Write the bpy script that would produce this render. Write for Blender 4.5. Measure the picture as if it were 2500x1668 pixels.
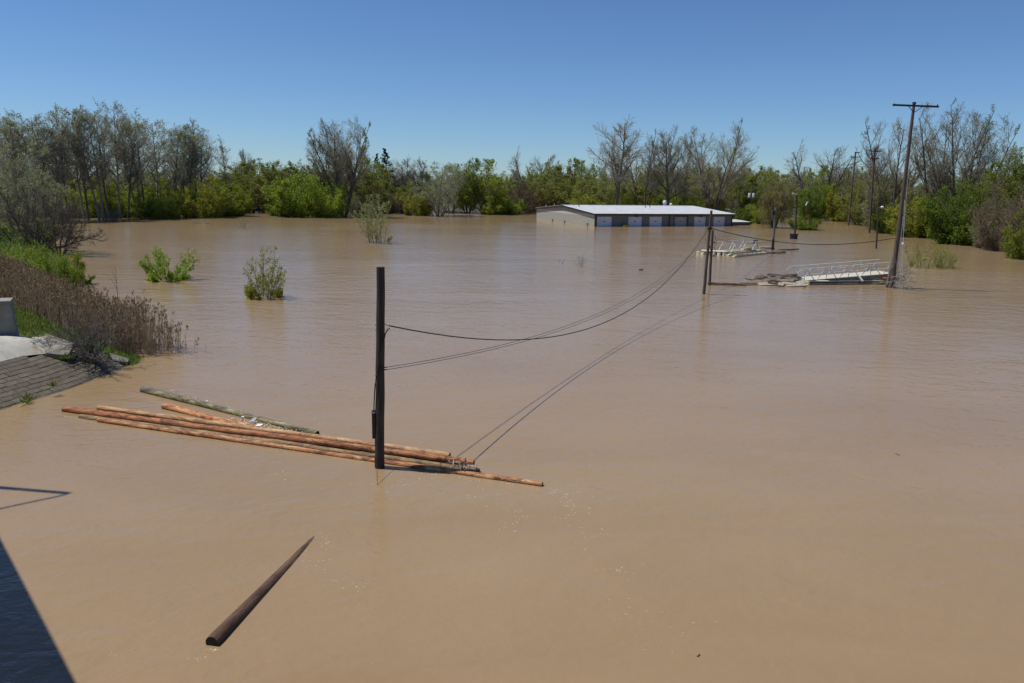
import bpy, math, random
import numpy as np
from mathutils import Vector, Matrix
for o in list(bpy.data.objects): bpy.data.objects.remove(o)
SC = bpy.context.scene
COL = SC.collection
random.seed(7); RNG = np.random.default_rng(7)
R = math.radians
# ------------------------------------------------------------------ camera
CAMH, FPX = 8.0, 1800.0          # eye height above the flood, focal length in photo pixels (2500 wide)
PITCH, ROLL = math.atan((834 - 448.0) / FPX), R(1.0)
fwd = np.array([0, math.cos(PITCH), -math.sin(PITCH)])
_up = np.array([0, math.sin(PITCH), math.cos(PITCH)]); _rt = np.array([1.0, 0, 0])
rt = _rt * math.cos(ROLL) + _up * math.sin(ROLL)
up = -_rt * math.sin(ROLL) + _up * math.cos(ROLL)
CAM = np.array([0, 0, CAMH])
cd = bpy.data.cameras.new('camera'); cd.sensor_width = 36; cd.lens = FPX / 2500 * 36
cd.clip_start = 0.1; cd.clip_end = 6000
cam = bpy.data.objects.new('camera', cd); COL.objects.link(cam)
cam.matrix_world = Matrix(((rt[0], up[0], -fwd[0], 0), (rt[1], up[1], -fwd[1], 0), (rt[2], up[2], -fwd[2], CAMH), (0, 0, 0, 1)))
SC.camera = cam
SC.render.resolution_x, SC.render.resolution_y = 1024, 683
# ------------------------------------------------------------------ sky, sun, exposure
SUN_EL, TRAVEL = R(64.0), R(-8.0)        # light travels towards +x, slightly towards the camera
sdir = Vector((-math.cos(TRAVEL) * math.cos(SUN_EL), -math.sin(TRAVEL) * math.cos(SUN_EL), math.sin(SUN_EL)))
w = bpy.data.worlds.new('World'); SC.world = w; w.use_nodes = True
nt = w.node_tree; nt.nodes.clear()
sk = nt.nodes.new('ShaderNodeTexSky'); sk.sky_type = 'NISHITA'; sk.sun_disc = False
sk.sun_elevation = SUN_EL; sk.sun_rotation = math.atan2(sdir.x, sdir.y)
sk.altitude = 1200; sk.air_density = 1.0; sk.dust_density = 0.2; sk.ozone_density = 1.0
hs = nt.nodes.new('ShaderNodeMix'); hs.data_type = 'RGBA'; hs.blend_type = 'MULTIPLY'; hs.inputs[0].default_value = 1.0; hs.inputs[7].default_value = (0.51, 0.7, 0.955, 1)   # deep polarised spring blue
bg = nt.nodes.new('ShaderNodeBackground'); bg.inputs[1].default_value = 0.088
wo = nt.nodes.new('ShaderNodeOutputWorld')
nt.links.new(sk.outputs[0], hs.inputs[6]); nt.links.new(hs.outputs[2], bg.inputs[0]); nt.links.new(bg.outputs[0], wo.inputs[0])
sl = bpy.data.lights.new('sun', 'SUN'); sl.energy = 3.8; sl.angle = R(0.53); sl.color = (1.0, 0.95, 0.87)
so = bpy.data.objects.new('sun', sl); COL.objects.link(so)
so.rotation_euler = sdir.to_track_quat('Z', 'Y').to_euler(); so.location = (0, 0, 60)
SC.view_settings.view_transform = 'Standard'; SC.view_settings.look = 'None'
SC.view_settings.exposure = 0.2; SC.view_settings.gamma = 1.0
SC.render.engine = 'CYCLES'
SC.cycles.max_bounces = 6; SC.cycles.transparent_max_bounces = 4

# ------------------------------------------------------------------ pixel -> place
def ray(x, y): return fwd + rt * ((x - 1250) / FPX) + up * ((834 - y) / FPX)
def G(x, y, z=0.0):                       # where the line of sight meets the level z
    d = ray(x, y); return CAM + d * ((z - CAMH) / d[2])
def A(x, y, Y):                           # where it meets the upright plane at depth Y
    d = ray(x, y); return CAM + d * (Y / d[1])
def proj(P):
    v = np.asarray(P, float) - CAM; return 1250 + FPX * v @ rt / (v @ fwd), 834 - FPX * v @ up / (v @ fwd)

# ------------------------------------------------------------------ materials
MATS = {}
class NT:
    def __init__(s, name):
        s.m = bpy.data.materials.new(name); s.m.use_nodes = True; s.t = s.m.node_tree; s.t.nodes.clear()
        s.out = s.t.nodes.new('ShaderNodeOutputMaterial'); MATS[name] = s.m
    def n(s, kind, **kw):
        nd = s.t.nodes.new('ShaderNode' + kind)
        for k, v in kw.items():
            if k in nd.inputs.keys(): s.set(nd, k, v)
            else: setattr(nd, k, v)
        return nd
    def set(s, nd, k, v):
        if isinstance(v, bpy.types.NodeSocket): s.t.links.new(v, nd.inputs[k])
        else: nd.inputs[k].default_value = v
    def ramp(s, fac, stops, interp='LINEAR'):
        r = s.t.nodes.new('ShaderNodeValToRGB'); r.color_ramp.interpolation = interp
        e = r.color_ramp.elements
        while len(e) < len(stops): e.new(0.5)
        for el, (p, c) in zip(e, stops):
            el.position = p; el.color = (*c, 1) if len(c) == 3 else c
        s.t.links.new(fac, r.inputs[0]); return r.outputs[0]
    def mix(s, fac, a, b, mode='MIX'):
        m = s.t.nodes.new('ShaderNodeMix'); m.data_type = 'RGBA'; m.blend_type = mode
        for sock, v in ((m.inputs[0], fac), (m.inputs[6], a), (m.inputs[7], b)):
            if isinstance(v, bpy.types.NodeSocket): s.t.links.new(v, sock)
            else: sock.default_value = v if not isinstance(v, tuple) or len(v) == 4 else (*v, 1)
        return m.outputs[2]
    def math(s, op, a, b=0.0):
        m = s.t.nodes.new('ShaderNodeMath'); m.operation = op
        for i, v in enumerate((a, b)):
            if isinstance(v, bpy.types.NodeSocket): s.t.links.new(v, m.inputs[i])
            else: m.inputs[i].default_value = v
        return m.outputs[0]
    def coord(s, which='Object', scale=(1, 1, 1), rot=(0, 0, 0)):
        c = s.t.nodes.new('ShaderNodeTexCoord'); mp = s.t.nodes.new('ShaderNodeMapping')
        mp.inputs['Scale'].default_value = scale; mp.inputs['Rotation'].default_value = rot
        s.t.links.new(c.outputs[which], mp.inputs[0]); return mp.outputs[0]
    def noise(s, vec, scale, detail=3, rough=0.55, dist=0.0):
        n = s.t.nodes.new('ShaderNodeTexNoise'); s.t.links.new(vec, n.inputs['Vector'])
        n.inputs['Scale'].default_value = scale; n.inputs['Detail'].default_value = detail
        n.inputs['Roughness'].default_value = rough; n.inputs['Distortion'].default_value = dist
        return n.outputs[0]
    def bsdf(s, color, rough=0.7, bump=None, strength=0.3, dist=0.02, **kw):
        b = s.t.nodes.new('ShaderNodeBsdfPrincipled')
        for k, v in (('Base Color', color), ('Roughness', rough)):
            if isinstance(v, bpy.types.NodeSocket): s.t.links.new(v, b.inputs[k])
            else: b.inputs[k].default_value = (*v, 1) if isinstance(v, tuple) and len(v) == 3 else v
        for k, v in kw.items(): s.set(b, k.replace('_', ' '), v)
        if bump is not None:
            bp = s.t.nodes.new('ShaderNodeBump'); bp.inputs['Strength'].default_value = strength
            bp.inputs['Distance'].default_value = dist
            s.t.links.new(bump, bp.inputs['Height']); s.t.links.new(bp.outputs[0], b.inputs['Normal'])
        s.t.links.new(b.outputs[0], s.out.inputs[0]); return b

def simple(name, c1, c2, scale=3.0, rough=0.75, stretch=(1, 1, 1), strength=0.3, dist=0.02, metallic=0.0, pos=(0.3, 0.7), detail=4, rand=0.0):
    s = NT(name); v = s.coord('Object', stretch); n = s.noise(v, scale, detail)
    c = s.ramp(n, [(pos[0], c1), (pos[1], c2)])
    if rand:
        oi = s.n('ObjectInfo'); h = s.n('HueSaturation'); s.t.links.new(c, h.inputs['Color'])
        s.t.links.new(s.math('ADD', s.math('MULTIPLY', oi.outputs['Random'], rand), 1 - rand / 2), h.inputs['Value']); c = h.outputs[0]
    s.bsdf(c, rough, n, strength, dist, Metallic=metallic); return s.m

def leaf_mat(name, cols, trans=0.5, vary=0.35):
    s = NT(name); g = s.n('NewGeometry'); oi = s.n('ObjectInfo')
    st = [(i / (len(cols) - 1), c) for i, c in enumerate(cols)]
    c = s.ramp(g.outputs['Random Per Island'], st)
    h = s.n('HueSaturation'); s.t.links.new(c, h.inputs['Color'])
    s.t.links.new(s.math('ADD', s.math('MULTIPLY', oi.outputs['Random'], vary), 1 - vary / 2), h.inputs['Value'])
    s.t.links.new(s.math('ADD', s.math('MULTIPLY', s.math('FRACT', s.math('MULTIPLY', oi.outputs['Random'], 7.13)), 0.03), 0.49), h.inputs['Hue'])
    d = s.n('BsdfDiffuse'); t = s.n('BsdfTranslucent'); mx = s.n('MixShader'); mx.inputs[0].default_value = trans
    s.t.links.new(h.outputs[0], d.inputs[0]); s.t.links.new(h.outputs[0], t.inputs[0])
    s.t.links.new(d.outputs[0], mx.inputs[1]); s.t.links.new(t.outputs[0], mx.inputs[2])
    s.t.links.new(mx.outputs[0], s.out.inputs[0]); return s.m

def make_water():
    s = NT('muddy_water')
    v = s.coord('Object')
    big = s.noise(v, 0.03, 3, 0.6, 0.6)                       # drifting streaks of thicker silt
    mid = s.noise(s.coord('Object', (0.35, 1.0, 1), (0, 0, R(12))), 0.22, 4, 0.6, 0.8)
    silt = s.math('ADD', s.math('MULTIPLY', big, 0.6), s.math('MULTIPLY', mid, 0.4))
    c = s.ramp(silt, [(0.36, (0.272, 0.186, 0.1)), (0.5, (0.297, 0.206, 0.115)), (0.64, (0.32, 0.226, 0.131))])
    gust = s.ramp(s.noise(s.coord('Object', (0.5, 1.4, 1), (0, 0, R(-14))), 0.035, 3, 0.55, 1.2), [(0.36, (0.4,) * 3), (0.62, (1,) * 3)])
    w1 = s.noise(s.coord('Object', (0.55, 1.0, 1), (0, 0, R(15))), 1.15, 3, 0.55, 0.5)
    w2 = s.noise(s.coord('Object', (0.7, 1.0, 1), (0, 0, R(-28))), 3.6, 3, 0.6, 0.3)
    w3 = s.noise(v, 0.28, 2, 0.5, 0.9)
    hgt = s.math('ADD', s.math('ADD', s.math('MULTIPLY', w1, 0.72), s.math('MULTIPLY', w2, 0.3)), s.math('MULTIPLY', w3, 0.22))
    hgt = s.math('MULTIPLY', hgt, gust)
    s.bsdf(c, 0.1, hgt, 1.0, 0.12, IOR=1.333)
    return s.m
make_water()
def make_log(name, stops, dark=0.55):
    s = NT(name); v = s.coord('Object', (1, 1, 0.35)); f = s.coord('Object', (6, 6, 0.5))
    n = s.noise(v, 3.2, 5, 0.65, 0.6); fine = s.noise(f, 5, 4, 0.6)
    oi = s.n('ObjectInfo')
    mixn = s.math('ADD', s.math('MULTIPLY', n, 0.7), s.math('MULTIPLY', fine, 0.3))
    base = s.ramp(mixn, [(0.5 + (p - 0.52) * 0.62, c) for p, c in stops])
    bark = s.ramp(s.noise(s.coord('Object', (1.6, 1.6, 0.5)), 2.6, 6, 0.75, 1.5), [(0.49, (0,) * 3), (0.57, (1,) * 3)])
    c = s.mix(s.math('MULTIPLY', bark, dark), base, (0.055, 0.026, 0.018))
    crack = s.ramp(s.noise(s.coord('Object', (26, 26, 0.55)), 2.0, 3, 0.6, 0.4), [(0.34, (1,) * 3), (0.4, (0,) * 3)])
    c = s.mix(s.math('MULTIPLY', crack, 0.8), c, (0.03, 0.016, 0.01))
    sep = s.n('SeparateXYZ'); s.t.links.new(s.coord('Object'), sep.inputs[0])      # soaked side near the waterline
    lvl = s.math('ADD', sep.outputs[1], s.math('MULTIPLY', s.noise(v, 4.0, 3), 0.09))
    wet = s.ramp(lvl, [(0.0, (1,) * 3), (0.045, (0,) * 3)])
    c = s.mix(s.math('MULTIPLY', wet, 0.7), c, (0.05, 0.026, 0.014))
    h = s.n('HueSaturation'); s.t.links.new(c, h.inputs['Color'])
    s.t.links.new(s.math('ADD', s.math('MULTIPLY', oi.outputs['Random'], 0.3), 0.85), h.inputs['Value'])
    s.bsdf(h.outputs[0], 0.75, s.math('ADD', fine, s.math('MULTIPLY', bark, 0.5)), 0.5, 0.02); return s.m
make_log('log_orange', [(0.3, (0.3, 0.1, 0.04)), (0.45, (0.48, 0.19, 0.078)), (0.56, (0.57, 0.28, 0.12)), (0.7, (0.66, 0.43, 0.22))], 0.7)
make_log('log_red', [(0.3, (0.2, 0.07, 0.03)), (0.46, (0.42, 0.15, 0.058)), (0.6, (0.5, 0.21, 0.085)), (0.75, (0.54, 0.31, 0.15))], 0.8)
make_log('log_pale', [(0.3, (0.34, 0.15, 0.06)), (0.45, (0.5, 0.27, 0.12)), (0.6, (0.6, 0.4, 0.2)), (0.75, (0.66, 0.47, 0.26))], 0.5)
make_log('log_tan', [(0.3, (0.13, 0.08, 0.035)), (0.5, (0.29, 0.19, 0.09)), (0.65, (0.37, 0.26, 0.13)), (0.8, (0.35, 0.22, 0.1))], 0.6)
make_log('log_old', [(0.3, (0.05, 0.045, 0.022)), (0.45, (0.16, 0.145, 0.07)), (0.58, (0.27, 0.25, 0.13)), (0.75, (0.42, 0.39, 0.28))], 0.75)
make_log('log_wet', [(0.3, (0.035, 0.018, 0.011)), (0.5, (0.1, 0.05, 0.027)), (0.65, (0.15, 0.085, 0.045)), (0.8, (0.18, 0.14, 0.075))], 0.3)
simple('log_end', (0.16, 0.09, 0.05), (0.34, 0.2, 0.11), 9, 0.85)
simple('log_end_dark', (0.012, 0.01, 0.008), (0.03, 0.022, 0.016), 9, 0.9)
simple('log_grey', (0.05, 0.048, 0.045), (0.17, 0.165, 0.155), 6, 0.85, (1, 1, 0.4))
simple('pole_dark', (0.022, 0.018, 0.015), (0.075, 0.062, 0.05), 5, 0.85, (5, 5, 0.35), 0.6, 0.02)
simple('pole_wet', (0.008, 0.007, 0.006), (0.02, 0.017, 0.013), 5, 0.55, (5, 5, 0.35), 0.6, 0.02)
simple('pole_brown', (0.055, 0.036, 0.028), (0.15, 0.105, 0.085), 5, 0.85, (5, 5, 0.35), 0.6, 0.02)
simple('pole_grey', (0.09, 0.085, 0.08), (0.2, 0.19, 0.18), 5, 0.8, (4, 4, 0.35), 0.5, 0.02)
simple('black_rubber', (0.008, 0.008, 0.009), (0.02, 0.02, 0.02), 8, 0.5)
simple('wire', (0.012, 0.012, 0.012), (0.03, 0.03, 0.03), 8, 0.5)
simple('steel', (0.3, 0.3, 0.3), (0.5, 0.5, 0.5), 12, 0.45, metallic=0.6)
simple('aluminium', (0.6, 0.6, 0.58), (0.76, 0.76, 0.74), 9, 0.35, metallic=0.0)
simple('rail_grey', (0.48, 0.48, 0.47), (0.64, 0.64, 0.62), 9, 0.4)
simple('white_paint', (0.62, 0.62, 0.6), (0.78, 0.78, 0.76), 14, 0.5)
simple('transformer_grey', (0.42, 0.44, 0.45), (0.55, 0.57, 0.58), 6, 0.5)
simple('orange_plastic', (0.72, 0.15, 0.03), (0.85, 0.24, 0.06), 6, 0.4)
simple('dock_deck', (0.4, 0.36, 0.28), (0.58, 0.54, 0.45), 4, 0.8, (1, 6, 1))
simple('dock_dark', (0.02, 0.02, 0.018), (0.12, 0.12, 0.1), 2.2, 0.55, (1, 1, 1))
simple('dock_side', (0.13, 0.12, 0.09), (0.34, 0.31, 0.23), 3, 0.75)
simple('float_cream', (0.36, 0.32, 0.2), (0.58, 0.53, 0.37), 3, 0.6, rand=0.3)
simple('plank_wood', (0.08, 0.06, 0.042), (0.26, 0.2, 0.145), 5, 0.85, (1, 6, 6), 0.6, rand=0.7)
simple('plank_dark', (0.03, 0.022, 0.018), (0.12, 0.085, 0.065), 5, 0.85, (1, 6, 6), 0.6, rand=0.6)
simple('plank_pale', (0.3, 0.26, 0.2), (0.52, 0.46, 0.37), 5, 0.85, (1, 6, 6), 0.6, rand=0.4)
simple('concrete', (0.2, 0.195, 0.175), (0.31, 0.3, 0.27), 2.5, 0.9, strength=0.25)
simple('old_slab', (0.13, 0.12, 0.1), (0.3, 0.285, 0.24), 3.5, 0.9, strength=0.5)
simple('bridge_concrete', (0.3, 0.29, 0.27), (0.42, 0.41, 0.38), 1.5, 0.9)
simple('asphalt', (0.04, 0.04, 0.04), (0.065, 0.065, 0.065), 30, 0.9)
simple('foam', (0.6, 0.58, 0.52), (0.8, 0.78, 0.74), 20, 0.6)  # foam white, also colours the sun glints put in as specks
simple('foam_board', (0.62, 0.65, 0.64), (0.78, 0.8, 0.8), 6, 0.6)
simple('glass_green', (0.02, 0.11, 0.06), (0.04, 0.18, 0.1), 6, 0.2)
simple('brown_trim', (0.028, 0.024, 0.021), (0.045, 0.04, 0.036), 5, 0.5)
simple('door_white', (0.6, 0.63, 0.67), (0.74, 0.77, 0.8), 1.2, 0.45)
simple('door_grey', (0.34, 0.34, 0.34), (0.46, 0.46, 0.46), 1.2, 0.5)
simple('slot_dark', (0.015, 0.015, 0.018), (0.03, 0.03, 0.03), 5, 0.3)
simple('roof_metal', (0.47, 0.48, 0.49), (0.58, 0.59, 0.6), 0.6, 0.5, metallic=0.0)
simple('teal_paint', (0.02, 0.17, 0.16), (0.04, 0.25, 0.24), 6, 0.5)
simple('yellow_paint', (0.3, 0.25, 0.015), (0.4, 0.34, 0.03), 6, 0.5)
simple('rust', (0.09, 0.035, 0.02), (0.18, 0.075, 0.04), 5, 0.9)
simple('ochre', (0.3, 0.2, 0.06), (0.42, 0.3, 0.1), 5, 0.9)
def wall_mat(name, a, b, mortar, bump):
    s = NT(name); v = s.coord('Object')
    br = s.n('TexBrick'); s.t.links.new(s.coord('Object', (1, 1, 1), (R(90), 0, 0)), br.inputs['Vector'])
    br.inputs['Scale'].default_value = 1.0; br.inputs['Brick Width'].default_value = 0.4; br.inputs['Row Height'].default_value = 0.2
    br.inputs['Mortar Size'].default_value = 0.012
    br.inputs['Color1'].default_value = (*a, 1); br.inputs['Color2'].default_value = (*b, 1); br.inputs['Mortar'].default_value = (*mortar, 1)
    n = s.noise(v, 5, 4); rough = s.noise(v, 1.4, 5, 0.7)
    c = s.mix(s.math('MULTIPLY', rough, 0.5), br.outputs[0], tuple(x * 0.62 for x in a))
    s.bsdf(c, 0.9, n, bump, 0.08); return s.m
simple('split_block', (0.25, 0.245, 0.205), (0.44, 0.425, 0.365), 3.2, 0.95, strength=0.8, dist=0.1, detail=6, pos=(0.35, 0.65))
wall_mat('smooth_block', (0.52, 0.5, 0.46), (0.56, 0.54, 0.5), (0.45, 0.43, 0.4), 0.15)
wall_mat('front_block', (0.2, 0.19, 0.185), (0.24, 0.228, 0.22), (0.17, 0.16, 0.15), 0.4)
def paver_mat():
    s = NT('paver'); v = s.coord('Object'); g = s.n('ObjectInfo')
    n = s.noise(s.coord('Generated'), 3, 4); 
    c = s.ramp(g.outputs['Random'], [(0, (0.1, 0.08, 0.055)), (0.5, (0.125, 0.1, 0.07)), (0.8, (0.148, 0.12, 0.086)), (1, (0.175, 0.145, 0.107))])
    geo = s.n('NewGeometry'); pn = s.noise(geo.outputs['Position'], 5, 4, 0.65)
    c = s.mix(s.ramp(pn, [(0.42, (0,) * 3), (0.62, (0.75,) * 3)]), c, (0.06, 0.054, 0.036))
    fine = s.noise(geo.outputs['Position'], 22, 5, 0.7)
    c = s.mix(s.ramp(fine, [(0.45, (0,) * 3), (0.62, (0.5,) * 3)]), c, (0.17, 0.148, 0.112))
    s.bsdf(c, 0.9, pn, 0.5, 0.02)
paver_mat()
def crest_mat():
    s = NT('crest_concrete'); g = s.n('NewGeometry'); p = g.outputs['Position']
    n = s.noise(p, 2.2, 5, 0.65); c = s.ramp(n, [(0.3, (0.4, 0.385, 0.325)), (0.7, (0.58, 0.56, 0.49))])
    m = s.ramp(s.noise(p, 1.7, 6, 0.75, 0.4), [(0.55, (0,) * 3), (0.64, (0.8,) * 3)])
    c = s.mix(m, c, (0.3, 0.2, 0.07)); s.bsdf(c, 0.92, s.noise(p, 20, 4), 0.4, 0.01)
crest_mat()
def bank_mat():
    s = NT('bank_soil'); g = s.n('NewGeometry'); p = g.outputs['Position']
    c = s.ramp(s.noise(p, 0.9, 5, 0.65), [(0.3, (0.05, 0.06, 0.02)), (0.5, (0.06, 0.055, 0.028)), (0.7, (0.11, 0.09, 0.055))])
    s.bsdf(c, 0.95, s.noise(p, 9, 4), 0.6, 0.05)
bank_mat()
simple('bark_dark', (0.065, 0.055, 0.043), (0.15, 0.125, 0.1), 3, 0.95, (2, 2, 0.4))
simple('bark_grey', (0.12, 0.108, 0.09), (0.3, 0.275, 0.235), 3, 0.95, (2, 2, 0.4))
simple('twig_dark', (0.09, 0.075, 0.058), (0.19, 0.16, 0.125), 2, 0.95, rand=0.4)
simple('twig_grey', (0.23, 0.21, 0.17), (0.42, 0.385, 0.32), 2, 0.95, rand=0.4)
simple('twig_red', (0.15, 0.115, 0.085), (0.28, 0.22, 0.165), 2, 0.95, rand=0.4)
simple('twig_green', (0.16, 0.16, 0.08), (0.3, 0.29, 0.15), 2, 0.95)
simple('twig_tan', (0.2, 0.175, 0.135), (0.36, 0.32, 0.25), 2, 0.95, rand=0.3)
simple('twig_plum', (0.045, 0.033, 0.032), (0.1, 0.078, 0.072), 2, 0.95)
simple('dead_branch', (0.035, 0.03, 0.026), (0.2, 0.185, 0.17), 2.5, 0.9)
simple('reed_stalk', (0.28, 0.195, 0.13), (0.52, 0.41, 0.27), 4, 0.9)
leaf_mat('leaf_silver', [(0.17, 0.185, 0.09), (0.29, 0.31, 0.155), (0.45, 0.47, 0.27)])
leaf_mat('leaf_olive', [(0.14, 0.155, 0.035), (0.245, 0.265, 0.06), (0.385, 0.395, 0.105)])
leaf_mat('leaf_green', [(0.105, 0.145, 0.02), (0.18, 0.235, 0.035), (0.28, 0.34, 0.06)])
leaf_mat('leaf_dark', [(0.02, 0.035, 0.01), (0.04, 0.06, 0.017), (0.06, 0.085, 0.025)])
leaf_mat('leaf_yellow', [(0.17, 0.19, 0.025), (0.29, 0.31, 0.042), (0.43, 0.44, 0.08)])
leaf_mat('leaf_bright', [(0.17, 0.21, 0.022), (0.28, 0.33, 0.038), (0.41, 0.46, 0.08)])
leaf_mat('leaf_brown', [(0.127, 0.091, 0.055), (0.200, 0.155, 0.091), (0.273, 0.218, 0.127)])
leaf_mat('leaf_willow', [(0.16, 0.15, 0.04), (0.26, 0.24, 0.06), (0.38, 0.34, 0.09)])
leaf_mat('leaf_pale', [(0.23, 0.265, 0.085), (0.36, 0.4, 0.14), (0.5, 0.53, 0.24)])
leaf_mat('leaf_fresh', [(0.16, 0.215, 0.022), (0.28, 0.35, 0.04), (0.42, 0.49, 0.085)])
leaf_mat('leaf_pine', [(0.016, 0.036, 0.018), (0.033, 0.062, 0.031), (0.052, 0.091, 0.046)], 0.15)
leaf_mat('plume', [(0.180, 0.112, 0.068), (0.300, 0.203, 0.120), (0.480, 0.360, 0.225)], 0.2)
leaf_mat('grass_blade', [(0.078, 0.130, 0.019), (0.117, 0.221, 0.026), (0.195, 0.286, 0.052)])
leaf_mat('straw_blade', [(0.13, 0.13, 0.04), (0.24, 0.22, 0.1), (0.34, 0.3, 0.17)])
leaf_mat('reed_leaf', [(0.2, 0.13, 0.09), (0.36, 0.25, 0.165), (0.54, 0.41, 0.28)], 0.3)

# ------------------------------------------------------------------ mesh helpers
def mesh_np(name, V, quads=None, tris=None, mats=(), midx=None, smooth=False):
    me = bpy.data.meshes.new(name)
    V = np.asarray(V, np.float32).reshape(-1, 3)
    q = np.zeros((0, 4), np.int32) if quads is None else np.asarray(quads, np.int32).reshape(-1, 4)
    t = np.zeros((0, 3), np.int32) if tris is None else np.asarray(tris, np.int32).reshape(-1, 3)
    nl = q.size + t.size; npoly = len(q) + len(t)
    me.vertices.add(len(V)); me.vertices.foreach_set('co', V.ravel())
    me.loops.add(nl); me.loops.foreach_set('vertex_index', np.concatenate([q.ravel(), t.ravel()]))
    me.polygons.add(npoly)
    ls = np.concatenate([np.arange(len(q)) * 4, len(q) * 4 + np.arange(len(t)) * 3]).astype(np.int32)
    me.polygons.foreach_set('loop_start', ls)
    if midx is not None: me.polygons.foreach_set('material_index', np.asarray(midx, np.int32))
    if smooth: me.polygons.foreach_set('use_smooth', np.ones(npoly, bool))
    for m in mats: me.materials.append(MATS[m])
    me.update(calc_edges=True); return me

class MB:                                   # collects simple solids into one mesh
    def __init__(s): s.V = []; s.F = []; s.M = []
    def add(s, V, F, mi=0):
        o = len(s.V); s.V += [tuple(v) for v in V]; s.F += [tuple(i + o for i in f) for f in F]; s.M += [mi] * len(F)
    def box(s, c, size, rot=None, mi=0):
        c = Vector(c); hx, hy, hz = (k / 2 for k in size)
        P = [Vector((x, y, z)) for x in (-hx, hx) for y in (-hy, hy) for z in (-hz, hz)]
        if rot is not None: P = [rot @ p for p in P]
        s.add([c + p for p in P], [(0, 1, 3, 2), (4, 6, 7, 5), (0, 4, 5, 1), (2, 3, 7, 6), (0, 2, 6, 4), (1, 5, 7, 3)], mi)
        return s
    def hexa(s, P, mi=0):                   # 4 bottom corners then 4 top corners, same order
        s.add(P, [(3, 2, 1, 0), (4, 5, 6, 7), (0, 1, 5, 4), (1, 2, 6, 5), (2, 3, 7, 6), (3, 0, 4, 7)], mi); return s
    def tube(s, pts, rad, k=8, caps=True, mi=0, capmi=None):
        P = [Vector(p) for p in pts]; n = len(P)
        rad = [rad] * n if np.isscalar(rad) else list(rad)
        V = []; F = []
        t0 = (P[1] - P[0]).normalized(); ref = Vector((0, 0, 1)) if abs(t0.z) < 0.9 else Vector((1, 0, 0))
        a = t0.cross(ref).normalized()
        for i in range(n):
            t = (P[min(i + 1, n - 1)] - P[max(i - 1, 0)]).normalized()
            a = (a - t * a.dot(t)).normalized(); b = t.cross(a)
            for j in range(k):
                th = 2 * math.pi * j / k
                V.append(P[i] + (a * math.cos(th) + b * math.sin(th)) * rad[i])
        for i in range(n - 1):
            for j in range(k): F.append((i * k + j, i * k + (j + 1) % k, (i + 1) * k + (j + 1) % k, (i + 1) * k + j))
        s.add(V, F, mi)
        if caps:
            s.add([V[j] for j in range(k)][::-1], [tuple(range(k))], mi if capmi is None else capmi)
            s.add([V[(n - 1) * k + j] for j in range(k)], [tuple(range(k))], mi if capmi is None else capmi)
        return s
    def sphere(s, c, r, k=10, m=6, sc=(1, 1, 1), mi=0):
        V = [(c[0], c[1], c[2] + r * sc[2])]; F = []
        for i in range(1, m):
            for j in range(k):
                th = math.pi * i / m; ph = 2 * math.pi * j / k
                V.append((c[0] + r * sc[0] * math.sin(th) * math.cos(ph), c[1] + r * sc[1] * math.sin(th) * math.sin(ph), c[2] + r * sc[2] * math.cos(th)))
        V.append((c[0], c[1], c[2] - r * sc[2])); L = len(V) - 1
        for j in range(k):
            F.append((0, 1 + j, 1 + (j + 1) % k)); F.append((L, L - k + (j + 1) % k, L - k + j))
        for i in range(m - 2):
            for j in range(k): F.append((1 + i * k + j, 1 + (i + 1) * k + j, 1 + (i + 1) * k + (j + 1) % k, 1 + i * k + (j + 1) % k))
        s.add(V, F, mi); return s
    def mesh(s, name, mats, smooth=False, origin=None):
        me = bpy.data.meshes.new(name)
        V = s.V if origin is None else [(v[0] - origin[0], v[1] - origin[1], v[2] - origin[2]) for v in s.V]
        me.from_pydata(V, [], s.F); me.polygons.foreach_set('material_index', s.M)
        if smooth: me.polygons.foreach_set('use_smooth', [True] * len(s.F))
        for m in mats: me.materials.append(MATS[m])
        me.update(); return me
def link(name, me, parent=None, loc=(0, 0, 0)):
    o = bpy.data.objects.new(name, me); COL.objects.link(o); o.location = loc
    if parent is not None: o.parent = parent
    return o
def tag(o, label, cat=None, group=None, kind=None):
    if label: o['label'] = label
    if cat: o['category'] = cat
    if group: o['group'] = group
    if kind: o['kind'] = kind
    return o
def thing(name, label, cat, loc=(0, 0, 0), rz=0.0, group=None):
    o = bpy.data.objects.new(name, None); COL.objects.link(o); o.empty_display_size = 0.3
    o.location = loc; o.rotation_euler = (0, 0, rz); return tag(o, label, cat, group)

# ------------------------------------------------------------------ water and bank
S = 2600.0
wm = mesh_np('water', [(-S, -600, 0), (S, -600, 0), (S, S, 0), (-S, S, 0)], [(0, 1, 2, 3)], mats=['muddy_water'])
tag(link('water', wm), 'brown silty flood water covering everything up to the trees', kind='structure')
SHORE = np.array([(-24, 8), (-19.9, 18), (-17.8, 24.5), (-16.95, 27.5), (-16.65, 31.2), (-18.0, 33.6), (-20.5, 37), (-25, 43.5), (-30.0, 50), (-33.5, 56), (-41, 66), (-46, 74), (-51, 83), (-70, 101), (-120, 118)], float)
def shore_dist(P):                          # >0 on land
    P = np.asarray(P, float)[..., :2]; best = np.full(P.shape[:-1], 1e9); sgn = np.zeros(P.shape[:-1])
    for a, b in zip(SHORE[:-1], SHORE[1:]):
        d = b - a; t = np.clip(((P - a) @ d) / (d @ d), 0, 1)
        q = P - (a + t[..., None] * d); L = np.hypot(q[..., 0], q[..., 1])
        side = d[0] * q[..., 1] - d[1] * q[..., 0]
        m = L < best; best = np.where(m, L, best); sgn = np.where(m, np.where(side > 0, 1, -1), sgn)
    return best * sgn
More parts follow.
